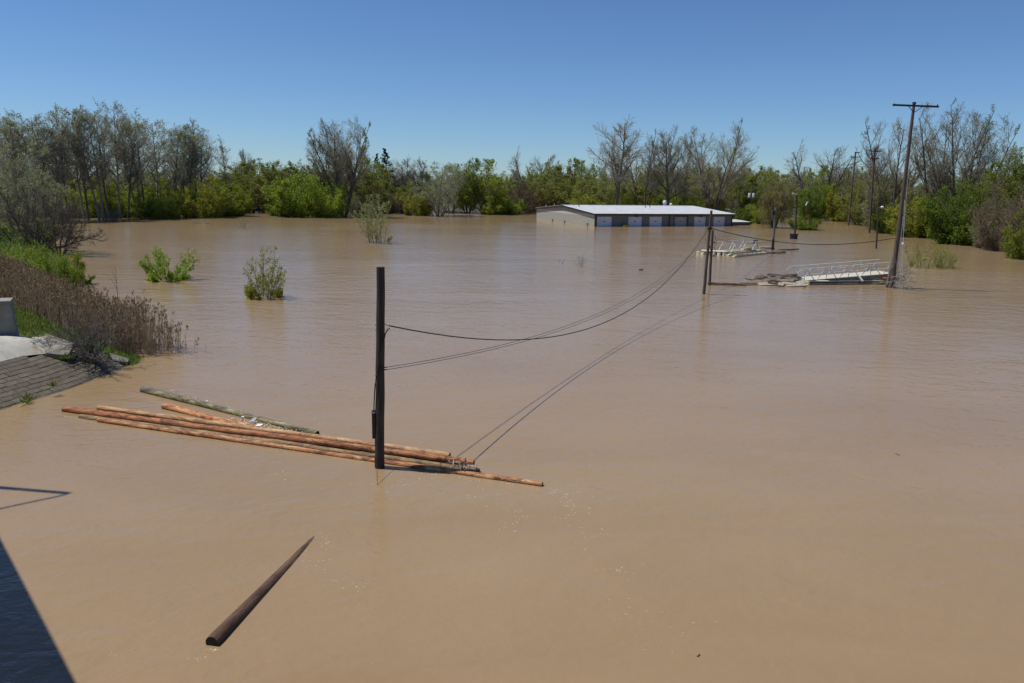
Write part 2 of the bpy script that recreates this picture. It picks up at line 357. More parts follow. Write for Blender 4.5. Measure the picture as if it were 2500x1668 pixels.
def bank_z(P):
    d = shore_dist(P); P = np.asarray(P, float)
    z = np.where(d > 0, 1.58 * np.tanh(np.maximum(d, 0) * 0.43 / 1.58), d * 0.35)
    return z - 0.12 + 0.04 * np.sin(P[..., 0] * 1.7) * np.sin(P[..., 1] * 1.3)
gx = np.linspace(-130, -12, 190); gy = np.linspace(6, 125, 190)
XX, YY = np.meshgrid(gx, gy); ZZ = bank_z(np.stack([XX, YY], -1))
idx = np.arange(190 * 190).reshape(190, 190)
q = np.stack([idx[:-1, :-1], idx[:-1, 1:], idx[1:, 1:], idx[1:, :-1]], -1).reshape(-1, 4)
keep = ZZ.ravel()[q].max(1) > -0.8
V = np.stack([XX.ravel(), YY.ravel(), ZZ.ravel()], -1)
tag(link('river_bank', mesh_np('river_bank', V, q[keep], mats=['bank_soil'], smooth=True)), 'earth river bank under the reeds and paving', kind='structure')
# added ground beyond the shore trees, rising gently, blocks bright reflections off the water
far = [G(-250, 532), G(60, 538), G(330, 529), G(470, 520), G(560, 516.5), G(700, 520), G(900, 524), G(1050, 524), G(1250, 521.5), G(1330, 512), G(1700, 506), G(1850, 527), G(1960, 527)]
fb = [np.array([p[0] * 14, max(2400.0, p[1]), 1.6]) for p in far]
Vf = []; Qf = []
for p, b_ in zip(far, fb):
    dv = (b_ - p) / np.linalg.norm(b_ - p); Vf += [p + np.array([0, 0, -0.25]) , p + dv * 14 + np.array([0, 0, 0.45]), p + dv * 60 + np.array([0, 0, 0.7]), b_]
for i in range(len(far) - 1):
    for j in range(3): Qf.append((i * 4 + j, (i + 1) * 4 + j, (i + 1) * 4 + j + 1, i * 4 + j + 1))
tag(link('reflection_block_floor', mesh_np('reflection_block_floor', Vf, Qf, mats=['bank_soil'])), 'dark ground added under the trees beyond the water to block bright reflections', kind='structure')
far = [G(2010, 531), G(2080, 536), G(2150, 548), G(2300, 566), G(2420, 590), G(2560, 622), G(2700, 650)]
Vf = []; Qf = []
for p in far:
    Vf += [p + np.array([0, 0, -0.25]), p + np.array([3, 3, 0.6]), p + np.array([40, 25, 1.2]), p + np.array([900, 700, 1.4])]
for i in range(len(far) - 1):
    for j in range(3): Qf.append((i * 4 + j, (i + 1) * 4 + j, (i + 1) * 4 + j + 1, i * 4 + j + 1))
tag(link('far_bank', mesh_np('far_bank', Vf, Qf, mats=['bank_soil'])), 'low earth bank under the bushes across the channel', kind='structure')
# ------------------------------------------------------------------ slope paving of the abutment
def resample(P, n):
    P = np.asarray(P, float); L = np.r_[0, np.cumsum(np.linalg.norm(np.diff(P, axis=0), axis=1))]
    t = np.linspace(0, L[-1], n); return np.stack([np.interp(t, L, P[:, k]) for k in range(P.shape[1])], -1), L[-1]
def smooth_curve(P, n, it=30):
    Q, L = resample(P, n)
    for _ in range(it): Q[1:-1] = (Q[:-2] + 2 * Q[1:-1] + Q[2:]) / 4
    return resample(Q, n)
SW, SWL = smooth_curve(SHORE[1:5], 140)
tn = np.gradient(SW, axis=0); tn /= np.linalg.norm(tn, axis=1)[:, None]
SN = np.stack([-tn[:, 1], tn[:, 0]], -1)                 # towards land
def pave(sd, v, lift=0.0):                               # distance along the waterline, distance up the slope
    f = np.clip(sd / SWL * 139, 0, 138.999); i = int(f); k = f - i
    p = SW[i] * (1 - k) + SW[i + 1] * k; n = SN[i] * (1 - k) + SN[i + 1] * k
    return np.array([p[0] + n[0] * v - n[0] * lift * 0.4, p[1] + n[1] * v - n[1] * lift * 0.4, v / 2.3 + lift * 0.9])
def vtop(y): return float(np.interp(y, [18, 28, 29, 30.4, 31.0, 31.3], [2.32, 2.32, 2.0, 1.5, 1.0, 0.7]))
base = MB()
NS = 60
rows = []
for i in range(NS + 1):
    sd = SWL * i / NS; y = SW[min(139, int(139 * i / NS))][1]; vt = vtop(y)
    pts = [pave(sd, -1.6, -0.05), pave(sd, 0, -0.05), pave(sd, vt, -0.05)]
    rows.append(pts)
for i in range(NS):
    for j in range(2): base.add([rows[i][j], rows[i + 1][j], rows[i + 1][j + 1], rows[i][j + 1]], [(0, 1, 2, 3)])
paving = link('slope_paving', base.mesh('slope_paving', ['bank_soil']))
tag(paving, 'dark grey concrete block slope paving running down into the water', kind='structure')
course = 0.255; blen = 0.52; first = True
shapes = [MB().box((0, 0, 0), (blen - 0.03, course - 0.022, 0.09)).mesh('block', ['paver']) for _ in range(1)]
def bevel_block():
    a, b, h = (blen - 0.014) / 2, (course - 0.012) / 2, 0.05; e = 0.01
    P = [(-a, -b, -h), (a, -b, -h), (a, b, -h), (-a, b, -h), (-a, -b, h - e), (a, -b, h - e), (a, b, h - e), (-a, b, h - e), (-a + e, -b + e, h), (a - e, -b + e, h), (a - e, b - e, h), (-a + e, b - e, h)]
    F = [(0, 1, 5, 4), (1, 2, 6, 5), (2, 3, 7, 6), (3, 0, 4, 7), (4, 5, 9, 8), (5, 6, 10, 9), (6, 7, 11, 10), (7, 4, 8, 11), (8, 9, 10, 11)]
    m = MB(); m.add(P, F); return m.mesh('block', ['paver'])
bm_block = bevel_block()
nrow = int(3.2 / course)
for r in range(-3, nrow):
    v = (r + 0.5) * course * 0.917
    sd = 1.5 + (r % 2) * blen / 2
    while sd < SWL - 0.2:
        p = pave(sd, v); 
        if v < vtop(p[1]) - 0.05 and p[1] > 20.5:
            p1 = pave(sd + 0.1, v); t = Vector(p1 - p).normalized()
            upv = Vector(pave(sd, v + 0.2) - p).normalized(); nrm = t.cross(upv).normalized()
            if nrm.z < 0: nrm = -nrm; upv = -upv
            upv = nrm.cross(t)
            o = link('block', bm_block, paving)
            M = Matrix(((t.x, upv.x, nrm.x, p[0]), (t.y, upv.y, nrm.y, p[1]), (t.z, upv.z, nrm.z, p[2]), (0, 0, 0, 1)))
            M = M @ Matrix.Translation((0, 0, random.uniform(-0.014, 0.003))) @ Matrix.Rotation(random.gauss(0, 0.012), 4, 'X') @ Matrix.Rotation(random.gauss(0, 0.012), 4, 'Z')
            o.matrix_world = M
        sd += blen
# pale concrete crest above the blocks, rounding over to the flat by the wing wall
V = []; Q = []; prof = [(0, 0.0), (0.08, 0.06), (0.5, 0.36), (0.85, 0.55), (1.15, 0.64), (1.6, 0.68), (2.6, 0.69), (5.0, 0.69)]
nn = 46; ends = []
for i in range(nn):
    sd = SWL * 0.9 * i / (nn - 1) + 0.2; y = pave(sd, 0)[1]
    v0 = vtop(y); fade = float(np.interp(y, [18, 29.3, 30.6], [1, 1, 0.55]))
    for (dv, dz) in prof:
        a = pave(sd, v0 + dv * (1 if dv < 1.2 else fade)); V.append((a[0], a[1], v0 / 2.3 + dz * (0.55 + 0.45 * fade) + 0.03 + 0.012 * math.sin(i * 1.3 + dv * 3)))
npf = len(prof)
for i in range(nn - 1):
    for j in range(npf - 1): Q.append((i * npf + j, (i + 1) * npf + j, (i + 1) * npf + j + 1, i * npf + j + 1))
b0 = len(V)                                              # broken edge at the far end
for j in range(npf):
    p = V[(nn - 1) * npf + j]; V.append((p[0] + 0.05, p[1] + 0.05, p[2] - 0.5))
for j in range(npf - 1): Q.append(((nn - 1) * npf + j, b0 + j, b0 + j + 1, (nn - 1) * npf + j + 1))
tag(link('concrete_crest', mesh_np('concrete_crest', V, Q, mats=['crest_concrete'], smooth=True)), 'pale rounded concrete apron above the dark paving blocks', kind='structure')
# two tilted broken slabs beside the crest
def slab(px, zs, th, label):
    P = [G(x, y, z) for (x, y), z in zip(px, zs)]
    m = MB().hexa([(p[0], p[1], p[2] - th) for p in P] + [tuple(p) for p in P])
    c = np.mean(P, axis=0)
    tag(link('concrete_slab', m.mesh('concrete_slab', ['old_slab'], origin=c), loc=c), label, 'concrete slab')
slab([(112, 862), (165, 868), (182, 838), (92, 808)], [1.0, 0.86, 1.22, 1.55], 0.16, 'cracked pale concrete slab between the rounded apron and the dead branches')
slab([(276, 880), (312, 884), (316, 876), (268, 862)], [0.28, 0.14, 0.24, 0.5], 0.1, 'small broken concrete slab at the tip of the bank by the water')
# wing wall
wz = 1.66; pa, pb = G(-75, 818, wz), G(43, 812, wz)
d = (pb - pa); d /= np.linalg.norm(d); nrm = np.array([-d[1], d[0], 0]); top = 2.86
P = [pa, pb, pb + nrm * 0.9 - d * 0.1, pa + nrm * 0.9]
bt = [(p[0], p[1], 0.6) for p in P]; tp = [(p[0], p[1], top) for p in P]
tp[1] = tuple(np.array(tp[1]) - d * 0.14); tp[2] = tuple(np.array(tp[2]) - d * 0.14)
ww = thing('wing_wall', 'grey concrete wing wall block standing on the bank above the apron', 'wall', tuple(np.mean(P, axis=0)))
c0 = np.mean(P, axis=0)
link('wall_body', MB().hexa(bt + tp).mesh('wall_body', ['concrete'], origin=c0), ww)
cap = [(p[0] + e * d[0] + g * nrm[0], p[1] + e * d[1] + g * nrm[1], top + 0.002) for p, e, g in zip([np.array(t) for t in tp], (0, 0.04, 0.04, 0), (-0.04, -0.04, 0.04, 0.04))]
link('coping', MB().hexa(cap + [(p[0], p[1], p[2] + 0.12) for p in cap]).mesh('coping', ['concrete'], origin=c0), ww)

# ------------------------------------------------------------------ the bridge the picture is taken from (its shadow reaches the water)
bd = Vector((-0.684, 0.729, 0)); bn = Vector((-0.729, -0.684, 0)); B0 = Vector((-0.12, 0, 0)) + bn * 0.02
br = thing('road_bridge', 'concrete road bridge with solid parapets crossing the flood', 'bridge', (0, 0, 0))
def bpt(s, t, z): return B0 + bd * s + bn * t + Vector((0, 0, z))
def bbox(s0, s1, t0, t1, z0, z1): return MB().hexa([bpt(s0, t0, z0), bpt(s1, t0, z0), bpt(s1, t1, z0), bpt(s0, t1, z0), bpt(s0, t0, z1), bpt(s1, t0, z1), bpt(s1, t1, z1), bpt(s0, t1, z1)])
link('deck', bbox(-30, 60, 0, 11, 5.4, 6.3).mesh('deck', ['bridge_concrete']), br)
link('carriageway', bbox(-30, 60, 0.4, 10.6, 6.304, 6.34).mesh('carriageway', ['asphalt']), br)
link('parapet', bbox(-30, 60, 0.0, 0.35, 6.345, 7.2).mesh('parapet', ['bridge_concrete']), br)
link('parapet', bbox(-30, 60, 10.65, 11, 6.345, 7.2).mesh('parapet', ['bridge_concrete']), br)
for s0 in (-22, 10.0, 46):
    link('pier', bbox(s0, s0 + 1.4, 1.5, 9.5, -4, 5.395).mesh('pier', ['bridge_concrete']), br)
lp = np.array([-17.66, 18.74]) + np.array([bn.x, bn.y]) * 0.18
sl_ = thing('street_lamp', 'tall street lamp with curved arm on the bridge parapet', 'street lamp', (lp[0], lp[1], 7.2))
link('post', MB().tube([(0, 0, -0.0), (0, 0, 3), (0, 0, 6.1)], [0.1, 0.085, 0.075], 10).mesh('post', ['steel'], True), sl_)
arm = [(0, 0, 6.05)] + [(bn.x * a, bn.y * a, 6.05 + b) for a, b in ((0.06, 0.12), (0.2, 0.19), (0.5, 0.14), (1.0, 0.02), (1.8, -0.1), (2.6, -0.15))]
link('arm', MB().tube(arm, 0.045, 8).mesh('arm', ['steel'], True), sl_)
link('lamp_head', MB().sphere((bn.x * 2.85, bn.y * 2.85, 5.88), 0.32, 10, 6, (1, 1, 0.4)).mesh('lamp_head', ['transformer_grey'], True), sl_)

# ------------------------------------------------------------------ tree generator
def unit(v): return v / np.maximum(np.linalg.norm(v, axis=-1, keepdims=True), 1e-9)
def grow(st, di, ln, n, wander, upw, rng):
    B = len(st); P = np.zeros((B, n, 3)); P[:, 0] = st; d = unit(di)
    for i in range(1, n):
        d = unit(d + rng.normal(0, wander, (B, 3)) + np.array([0, 0, upw]))
        P[:, i] = P[:, i - 1] + d * (ln / (n - 1))[:, None]
    return P
def sample(P, t):                            # P (B,n,3), t (B,m) -> points, tangents
    n = P.shape[1]; f = np.clip(t * (n - 1), 0, n - 1.001); i = f.astype(int); k = (f - i)[..., None]
    b = np.arange(len(P))[:, None]; a0 = P[b, i]; a1 = P[b, i + 1]
    return a0 * (1 - k) + a1 * k, unit(a1 - a0)
def children(P, L, m, t0, t1, ang, asd, ratio, taper, rng, tpow=1.0):
    B = len(P); base = (np.arange(m) + rng.random((B, m))) / m; t = t0 + (t1 - t0) * base ** tpow
    pt, tg = sample(P, t)
    rv = rng.normal(0, 1, (B, m, 3)); perp = unit(rv - (rv * tg).sum(-1, keepdims=True) * tg)
    a = np.radians(rng.normal(ang, asd, (B, m)))[..., None]
    di = tg * np.cos(a) + perp * np.sin(a)
    ln = L[:, None] * ratio * (1 - taper * t) * rng.uniform(0.65, 1.2, (B, m))
    return pt.reshape(-1, 3), di.reshape(-1, 3), ln.ravel(), t.ravel()
def tubes_np(P, R0, R1, k):
    B, n, _ = P.shape; tg = unit(np.gradient(P, axis=1))
    ref = np.where(np.abs(tg[:, :1, 2:3]) < 0.9, np.array([0, 0, 1.0]), np.array([1.0, 0, 0]))
    a = unit(np.cross(tg, np.broadcast_to(ref, tg.shape))); b = np.cross(tg, a)
    r = R0[:, None] + (R1 - R0)[:, None] * np.linspace(0, 1, n)[None]
    th = 2 * np.pi * np.arange(k) / k
    V = P[:, :, None] + r[:, :, None, None] * (a[:, :, None] * np.cos(th)[:, None] + b[:, :, None] * np.sin(th)[:, None])
    ii = np.arange(B * n * k).reshape(B, n, k); nx = np.roll(ii, -1, axis=2)
    Q = np.stack([ii[:, :-1], nx[:, :-1], nx[:, 1:], ii[:, 1:]], -1).reshape(-1, 4)
    return V.reshape(-1, 3), Q
def leaf_quads(C, size, rng, aspect=0.55, droop=0.0, dirs=None):
    N = len(C); u = unit(rng.normal(0, 1, (N, 3))) if dirs is None else unit(dirs + rng.normal(0, 0.4, (N, 3)))
    u[:, 2] -= droop; u = unit(u); v = unit(np.cross(u, rng.normal(0, 1, (N, 3))))
    s = (size * rng.uniform(0.6, 1.35, N))[:, None]
    V = np.stack([C, C + u * s * 0.5 + v * s * aspect * 0.5, C + u * s, C + u * s * 0.5 - v * s * aspect * 0.5], 1)
    return V.reshape(-1, 3), np.arange(N * 4).reshape(-1, 4)
def join(parts):
    Vs = []; Qs = []; Ms = []; o = 0
    for V, Q, m in parts:
        Vs.append(V); Qs.append(Q + o); Ms.append(np.full(len(Q), m)); o += len(V)
    return np.concatenate(Vs), np.concatenate(Qs), np.concatenate(Ms)
PROTO = {}
def make_tree(key, seed, H, stems, stem_ang, stem_len, r0, levels, leaf, bark, twig, leafm, stem_up=0.02, stem_wander=0.06, stem_t=None, twig_r=0.012, limb_levels=1, base_spread=0.25, env=(0.6, 0.3, 0.42)):
    """stems grow from the ground; levels: (m, t0, t1, angle, sd, ratio, taper, wander, up, npts)"""
    rng = np.random.default_rng(seed)
    ec, ex, ez = env[0] * H, env[1] * H, env[2] * H
    lob = rng.uniform(0, 6.28, 6)
    def clip(P):                             # shorten branches that leave the crown's uneven outline
        d = (P - np.array([0, 0, ec])) / np.array([ex, ex, ez]); low = np.clip(P[..., 2] / ec, 0, 1)
        r = np.sqrt((d[..., 0] ** 2 + d[..., 1] ** 2) / (0.7 + 0.3 * low) ** 2 + np.maximum(d[..., 2], 0) ** 2)
        a = np.arctan2(d[..., 1], d[..., 0]); e = d[..., 2]
        lim = 1 + 0.09 * np.sin(3 * a + lob[0] + 2 * e) + 0.07 * np.sin(5 * a + lob[1] - 4 * e) + 0.06 * np.sin(7 * e + 2 * a + lob[2])
        lim = lim * rng.uniform(0.88, 1.03, (len(P), 1))
        outm = r > lim; n = P.shape[1]
        first = np.where(outm.any(1), outm.argmax(1), n); f = np.clip(first / (n - 1), 0.2, 1.0)
        return P[:, :1] + (P - P[:, :1]) * f[:, None, None], f
    az = rng.random() * 6.28 + np.arange(stems) * 2 * np.pi / stems + rng.normal(0, 0.35, stems)
    a = np.radians(np.abs(rng.normal(stem_ang, stem_ang * 0.35, stems)))
    di = np.stack([np.sin(a) * np.cos(az), np.sin(a) * np.sin(az), np.cos(a)], -1)
    st = np.stack([np.cos(az), np.sin(az), np.zeros(stems)], -1) * (min(base_spread, 0.6 * ex) if stems > 1 else 0)
    if stems > 6: st *= np.sqrt(rng.random((stems, 1)))
    st[:, 2] = -min(0.6, 0.06 * H)
    L = H * stem_len * rng.uniform(0.82, 1.1, stems)
    if stems == 1: L = np.array([H * stem_len])
    P = grow(st, di, L, 9, stem_wander, stem_up, rng); P, f_ = clip(P); L = L * f_
    Rb = np.full(stems, r0); Rt = np.full(stems, r0 * 0.16 if len(levels) else twig_r)
    trunkparts = [(*tubes_np(P, Rb, Rt, 7), 0)]; crown = []
    cur, cl, cr0, cr1 = P, L, Rb, Rt
    for li, (m, t0, t1, ang, asd, ratio, taper, wand, upw, npt) in enumerate(levels):
        pt, dd, ln, t = children(cur, cl, m, t0, t1, ang, asd, ratio, taper, rng)
        pr = (np.repeat(cr0, m) + (np.repeat(cr1, m) - np.repeat(cr0, m)) * t)
        last = li == len(levels) - 1
        nr0 = np.maximum(pr * 0.62, twig_r); nr1 = np.maximum(nr0 * 0.25, twig_r * 0.7)
        cur = grow(pt, dd, ln, npt, wand, upw, rng); cur, f_ = clip(cur); cl, cr0, cr1 = ln * f_, nr0, nr1
        tv = tubes_np(cur, nr0, nr1, 5 if li < limb_levels else 3)
        (trunkparts if li < limb_levels else crown).append((*tv, 0))
    if leaf:
        cnt, size, spread, t0, asp, droop = leaf
        lc = cur
        if cnt < 1: lc = cur[rng.random(len(cur)) < cnt]; cnt = 1
        B = len(lc); t = t0 + (1 - t0) * rng.random((B, cnt)); pt, tg = sample(lc, t)
        C = pt.reshape(-1, 3) + rng.normal(0, spread, (B * cnt, 3))
        lv = leaf_quads(C, size, rng, asp, droop, tg.reshape(-1, 3)); crown.append((*lv, 1))
    TV, TQ, TM = join(trunkparts); CV, CQ, CM = join(crown) if crown else (np.zeros((0, 3)), np.zeros((0, 4), int), np.zeros(0))
    top = np.percentile(np.concatenate([TV, CV])[:, 2], 99.8); sc = H / top
    TV = TV * sc; CV = CV * sc; keep = CV[CQ][:, :, 2].min(1) > -0.3 if len(CQ) else None
    if keep is not None: CQ, CM = CQ[keep], CM[keep]
    wid = 2 * ex * sc
    PROTO[key] = dict(trunk=mesh_np(key + '_trunk', TV, TQ, mats=[bark], smooth=True),
                      crown=mesh_np(key + '_crown', CV, CQ, mats=[twig, leafm], midx=CM), H=H, W=wid)
# levels: (m, t0, t1, angle, sd, ratio, taper, wander, up, npts)
for i in range(4):       # tall slim woodland trees, new silvery leaf
    make_tree(f'slim{i}', 10 + i, 21, (1, 2, 1, 1)[i], 4, 1.0, 0.22, [(26, 0.3, 0.99, 46, 9, 0.36, 0.4, 0.1, 0.1, 6), (10, 0.2, 1, 42, 12, 0.44, 0.35, 0.12, 0.06, 4), (8, 0.15, 1, 42, 14, 0.5, 0.3, 0.15, 0.05, 3)],
              ((0.7, 1)[i % 2], 0.24, 0.16, 0.2, 0.5, 0), 'bark_grey' if i % 2 else 'bark_dark', 'twig_grey', 'leaf_silver', twig_r=0.013, stem_wander=0.035, env=(0.67, 0.2, 0.35))
for i in range(4):       # vase-shaped cottonwoods, nearly bare
    make_tree(f'vase{i}', 30 + i, 24, (6, 3, 3, 6)[i], (14, 12, 15, 19)[i], 1.0, (0.29, 0.28, 0.28, 0.25)[i], [(14, 0.26, 0.99, 40, 10, 0.46, 0.4, 0.09, 0.09, 7), (12, 0.15, 1, 40, 11, 0.46, 0.3, 0.12, 0.07, 5), ((12, 6, 7, 8)[i], 0.12, 1, 42, 13, 0.5, 0.3, 0.14, 0.06, 3)],
              ((1, 0.9, 0.9, 0.8)[i], 0.2, 0.12, 0.3, 0.5, 0), 'bark_dark', 'twig_tan', ('leaf_silver', 'leaf_olive', 'leaf_silver', 'leaf_olive')[i], stem_up=0.03, stem_wander=0.045, twig_r=0.017, base_spread=0.28, env=((0.63, 0.33, 0.38), (0.64, 0.29, 0.38), (0.64, 0.27, 0.38), (0.63, 0.36, 0.39))[i])
for i in range(3):       # bare single-trunk trees with heavy limbs
    make_tree(f'bare{i}', 50 + i, 21, 1, 3, 1.0, 0.38, [(22, 0.25, 0.99, 46, 9, 0.5, 0.35, 0.1, 0.09, 8), (14, 0.15, 1, 42, 11, 0.46, 0.3, 0.13, 0.06, 5), (14, 0.12, 1, 42, 13, 0.5, 0.3, 0.16, 0.05, 3)],
              (0.25, 0.18, 0.1, 0.4, 0.5, 0), 'bark_dark', ('twig_tan', 'twig_red', 'twig_tan')[i], ('leaf_silver', 'leaf_brown', 'leaf_olive')[i], stem_wander=0.05, twig_r=0.016, env=((0.62, 0.27, 0.4), (0.6, 0.4, 0.42), (0.64, 0.31, 0.37))[i])
make_tree('oak', 61, 20, 8, 30, 1.0, 0.36, [(15, 0.2, 0.99, 40, 10, 0.44, 0.4, 0.11, 0.05, 7), (10, 0.18, 1, 40, 12, 0.46, 0.35, 0.14, 0.04, 5), (10, 0.15, 1, 42, 14, 0.5, 0.3, 0.16, 0.03, 3)],
          None, 'bark_dark', 'twig_tan', 'leaf_green', stem_up=0.02, stem_wander=0.09, twig_r=0.016, base_spread=0.4, env=(0.58, 0.46, 0.43))
for i, lm in enumerate(['leaf_green', 'leaf_olive', 'leaf_olive', 'leaf_bright']):   # round leafy trees, several stems
    make_tree(f'round{i}', 70 + i, 13, 7, 24, 0.95, 0.15, [(12, 0.12, 0.99, 48, 12, 0.42, 0.3, 0.12, 0.05, 5), (9, 0.1, 1, 48, 14, 0.46, 0.3, 0.15, 0.03, 4), (4, 0.15, 1, 45, 15, 0.5, 0.3, 0.15, 0.02, 3)],
              (5, 0.26, 0.16, 0.1, 0.6, 0.1), 'bark_dark', 'twig_dark', lm, twig_r=0.012, base_spread=0.5, env=(0.5, 0.4, 0.52))
for i, lm in enumerate(['leaf_bright', 'leaf_green', 'leaf_yellow']):        # low bushes leafed to the water
    make_tree(f'bush{i}', 80 + i, 6, 18, 42, 0.95, 0.06, [(12, 0.05, 0.99, 48, 12, 0.42, 0.25, 0.13, 0.05, 5), (9, 0.1, 1, 45, 15, 0.45, 0.3, 0.15, 0.03, 3)],
              (9, 0.2, 0.14, 0.05, 0.6, 0.1), 'bark_dark', 'twig_dark', lm, twig_r=0.009, base_spread=1.2, env=(0.36, 0.6, 0.66))
for i in range(2):       # pale silvery willows
    make_tree(f'pale{i}', 90 + i, 13, 6, 20, 0.95, 0.15, [(12, 0.1, 0.99, 40, 10, 0.42, 0.35, 0.1, 0.06, 6), (9, 0.12, 1, 40, 12, 0.45, 0.35, 0.13, 0.04, 4), (5, 0.15, 1, 40, 14, 0.5, 0.3, 0.15, 0.03, 3)],
              (4, 0.2, 0.12, 0.1, 0.45, 0), 'bark_grey', 'twig_grey', 'leaf_silver', twig_r=0.014, base_spread=0.5, env=(0.5, 0.42, 0.51))
for i in range(2):       # leafless thicket shrubs
    make_tree(f'thicket{i}', 100 + i, 7, 14, 38, 1.0, 0.065, [(11, 0.06, 0.99, 42, 12, 0.42, 0.3, 0.13, 0.05, 5), (9, 0.08, 1, 42, 15, 0.46, 0.3, 0.16, 0.03, 4), (5, 0.1, 1, 42, 15, 0.5, 0.3, 0.16, 0.02, 3)],
              (2, 0.12, 0.08, 0.2, 0.5, 0), 'bark_dark', ('twig_grey', 'twig_red')[i], ('leaf_olive', 'leaf_brown')[i], twig_r=0.011, base_spread=0.9, env=(0.42, 0.52, 0.6))
make_tree('spread', 120, 7, 10, 48, 1.15, 0.11, [(10, 0.25, 0.98, 38, 10, 0.46, 0.4, 0.12, 0.04, 7), (10, 0.15, 1, 40, 12, 0.46, 0.35, 0.14, 0.02, 5), (6, 0.15, 1, 42, 14, 0.5, 0.3, 0.16, 0.0, 3)],
          (1, 0.08, 0.05, 0.4, 0.5, 0), 'bark_dark', 'twig_plum', 'leaf_brown', stem_up=0.015, stem_wander=0.13, twig_r=0.009, base_spread=0.8, env=(0.45, 0.8, 0.58))
make_tree('weep', 130, 10, 5, 18, 0.8, 0.18, [(10, 0.3, 1, 58, 12, 0.42, 0.3, 0.1, 0.05, 6), (10, 0.1, 1, 60, 15, 0.75, 0.2, 0.1, -0.3, 7), (6, 0.1, 1, 35, 10, 0.6, 0.2, 0.08, -0.45, 5)],
          (5, 0.22, 0.1, 0.1, 0.3, 0.6), 'bark_dark', 'twig_red', 'leaf_willow', twig_r=0.011, base_spread=0.3, env=(0.42, 0.46, 0.62))
def make_pine(key, seed, H):
    rng = np.random.default_rng(seed)
    P = grow(np.array([[0, 0, -0.6]]), np.array([[0, 0, 1.0]]), np.array([H + 0.6]), 10, 0.015, 0.02, rng)
    tr = [(*tubes_np(P, np.array([0.3]), np.array([0.03]), 7), 0)]; cr = []
    t = np.repeat(np.linspace(0.22, 0.985, 17), 5)[None]; pt, tg = sample(P, t + rng.normal(0, 0.008, t.shape)); pt = pt[0]
    az = rng.random(len(pt)) * 6.28; el = np.radians(rng.normal(12, 8, len(pt)) + 30 * t[0] ** 3)
    di = np.stack([np.cos(az) * np.cos(el), np.sin(az) * np.cos(el), np.sin(el)], -1)
    ln = H * 0.27 * (1.04 - t[0]) ** 0.72 * rng.uniform(0.55, 1.15, len(pt))
    Bp = grow(pt, di, ln, 5, 0.05, 0.05, rng); cr.append((*tubes_np(Bp, np.full(len(pt), 0.05), np.full(len(pt), 0.015), 3), 0))
    p2, d2, l2, _ = children(Bp, ln, 9, 0.25, 1, 50, 10, 0.35, 0.4, rng); T2 = grow(p2, d2, l2, 3, 0.1, 0.06, rng)
    cr.append((*tubes_np(T2, np.full(len(p2), 0.015), np.full(len(p2), 0.01), 3), 0))
    tt = rng.random((len(T2), 12)); pt, tg = sample(T2, tt); cr.append((*leaf_quads(pt.reshape(-1, 3), 0.34, rng, 0.28, -0.25, tg.reshape(-1, 3)), 1))
    TV, TQ, _ = join(tr); CV, CQ, CM = join(cr)
    PROTO[key] = dict(trunk=mesh_np(key + '_trunk', TV, TQ, mats=['bark_dark'], smooth=True), crown=mesh_np(key + '_crown', CV, CQ, mats=['twig_dark', 'leaf_pine'], midx=CM), H=H, W=H * 0.46)
make_pine('pine', 140, 19)

def plant(key, name, label, cat, pos, H, W=None, rz=None, group=None, tilt=None):
    p = PROTO[key]; o = thing(name, label, cat, tuple(pos), random.uniform(0, 6.28) if rz is None else rz, group)
    sz = H / p['H']; sx = sz if W is None else W / p['W']; o.scale = (sx, sx, sz)
    if tilt: o.rotation_euler[1] = tilt
    link('trunk', p['trunk'], o); link('crown', p['crown'], o); return o
def T(key, x, top, yb=None, D=None, wpx=None, name='deciduous_tree', label='', cat='tree', group=None, zb=0.0, **kw):
    if yb is not None: b = G(x, yb, zb)
    else:
        b = A(x, 460, D); b[2] = 0
    tp = A(x, top, b[1]); H = tp[2]; W = None
    if wpx: W = 1.14 * wpx / FPX * math.hypot(b[0], b[1]) * math.cos(math.atan2(b[0], b[1]))
    b[2] = 0 if zb == 0 else zb
    return plant(key, name, label, cat, b, H - b[2], W, group=group, **kw)
# ------------------------------------------------------------------ trees, placed along the flooded edges
rnd = random.Random(5)
# the tall wood beyond the bare shrub
LW = dict(name='woodland_tree', label='tall slim tree with thin silvery spring leaf in the wood behind the dark bare shrub', group='tall slim trees of the wood')
row = [(8, 275, 541), (38, 300, 543), (52, 268, 538), (95, 275, 541), (128, 283, 538), (150, 300, 541), (167, 252, 540), (207, 262, 537), (216, 254, 537), (248, 270, 538), (268, 262, 534), (294, 246, 535), (313, 262, 535), (340, 292, 533), (359, 282, 531), (385, 288, 529), (418, 304, 527), (455, 318, 524), (478, 312, 522), (505, 330, 521)]
for i, (x, t, b) in enumerate(row): T(f'slim{i % 4}', x, t, yb=b, wpx=rnd.uniform(78, 118), **LW)
for i in range(10): T(f'slim{(i + 1) % 4}', -40 + i * 58 + rnd.uniform(-9, 9), rnd.uniform(285, 330) + max(0, i - 9) * 6, D=rnd.uniform(158, 178), wpx=rnd.uniform(80, 115), **LW)
T('slim0', 556, 333, yb=520, wpx=58, name='woodland_tree', label='narrow dark leaning tree standing alone at the end of the tall wood')
UL = dict(name='understorey_bush', label='low green bush under the tall trees of the wood', cat='bush', group='green bushes under the wood')
for i in range(22):
    x = 60 + i * 24 + rnd.uniform(-9, 9)
    T(('round3', 'bush0', 'bush2', 'round0')[i % 4], x, rnd.uniform(420, 480), D=rnd.uniform(146, 168), wpx=rnd.uniform(60, 95), **UL)
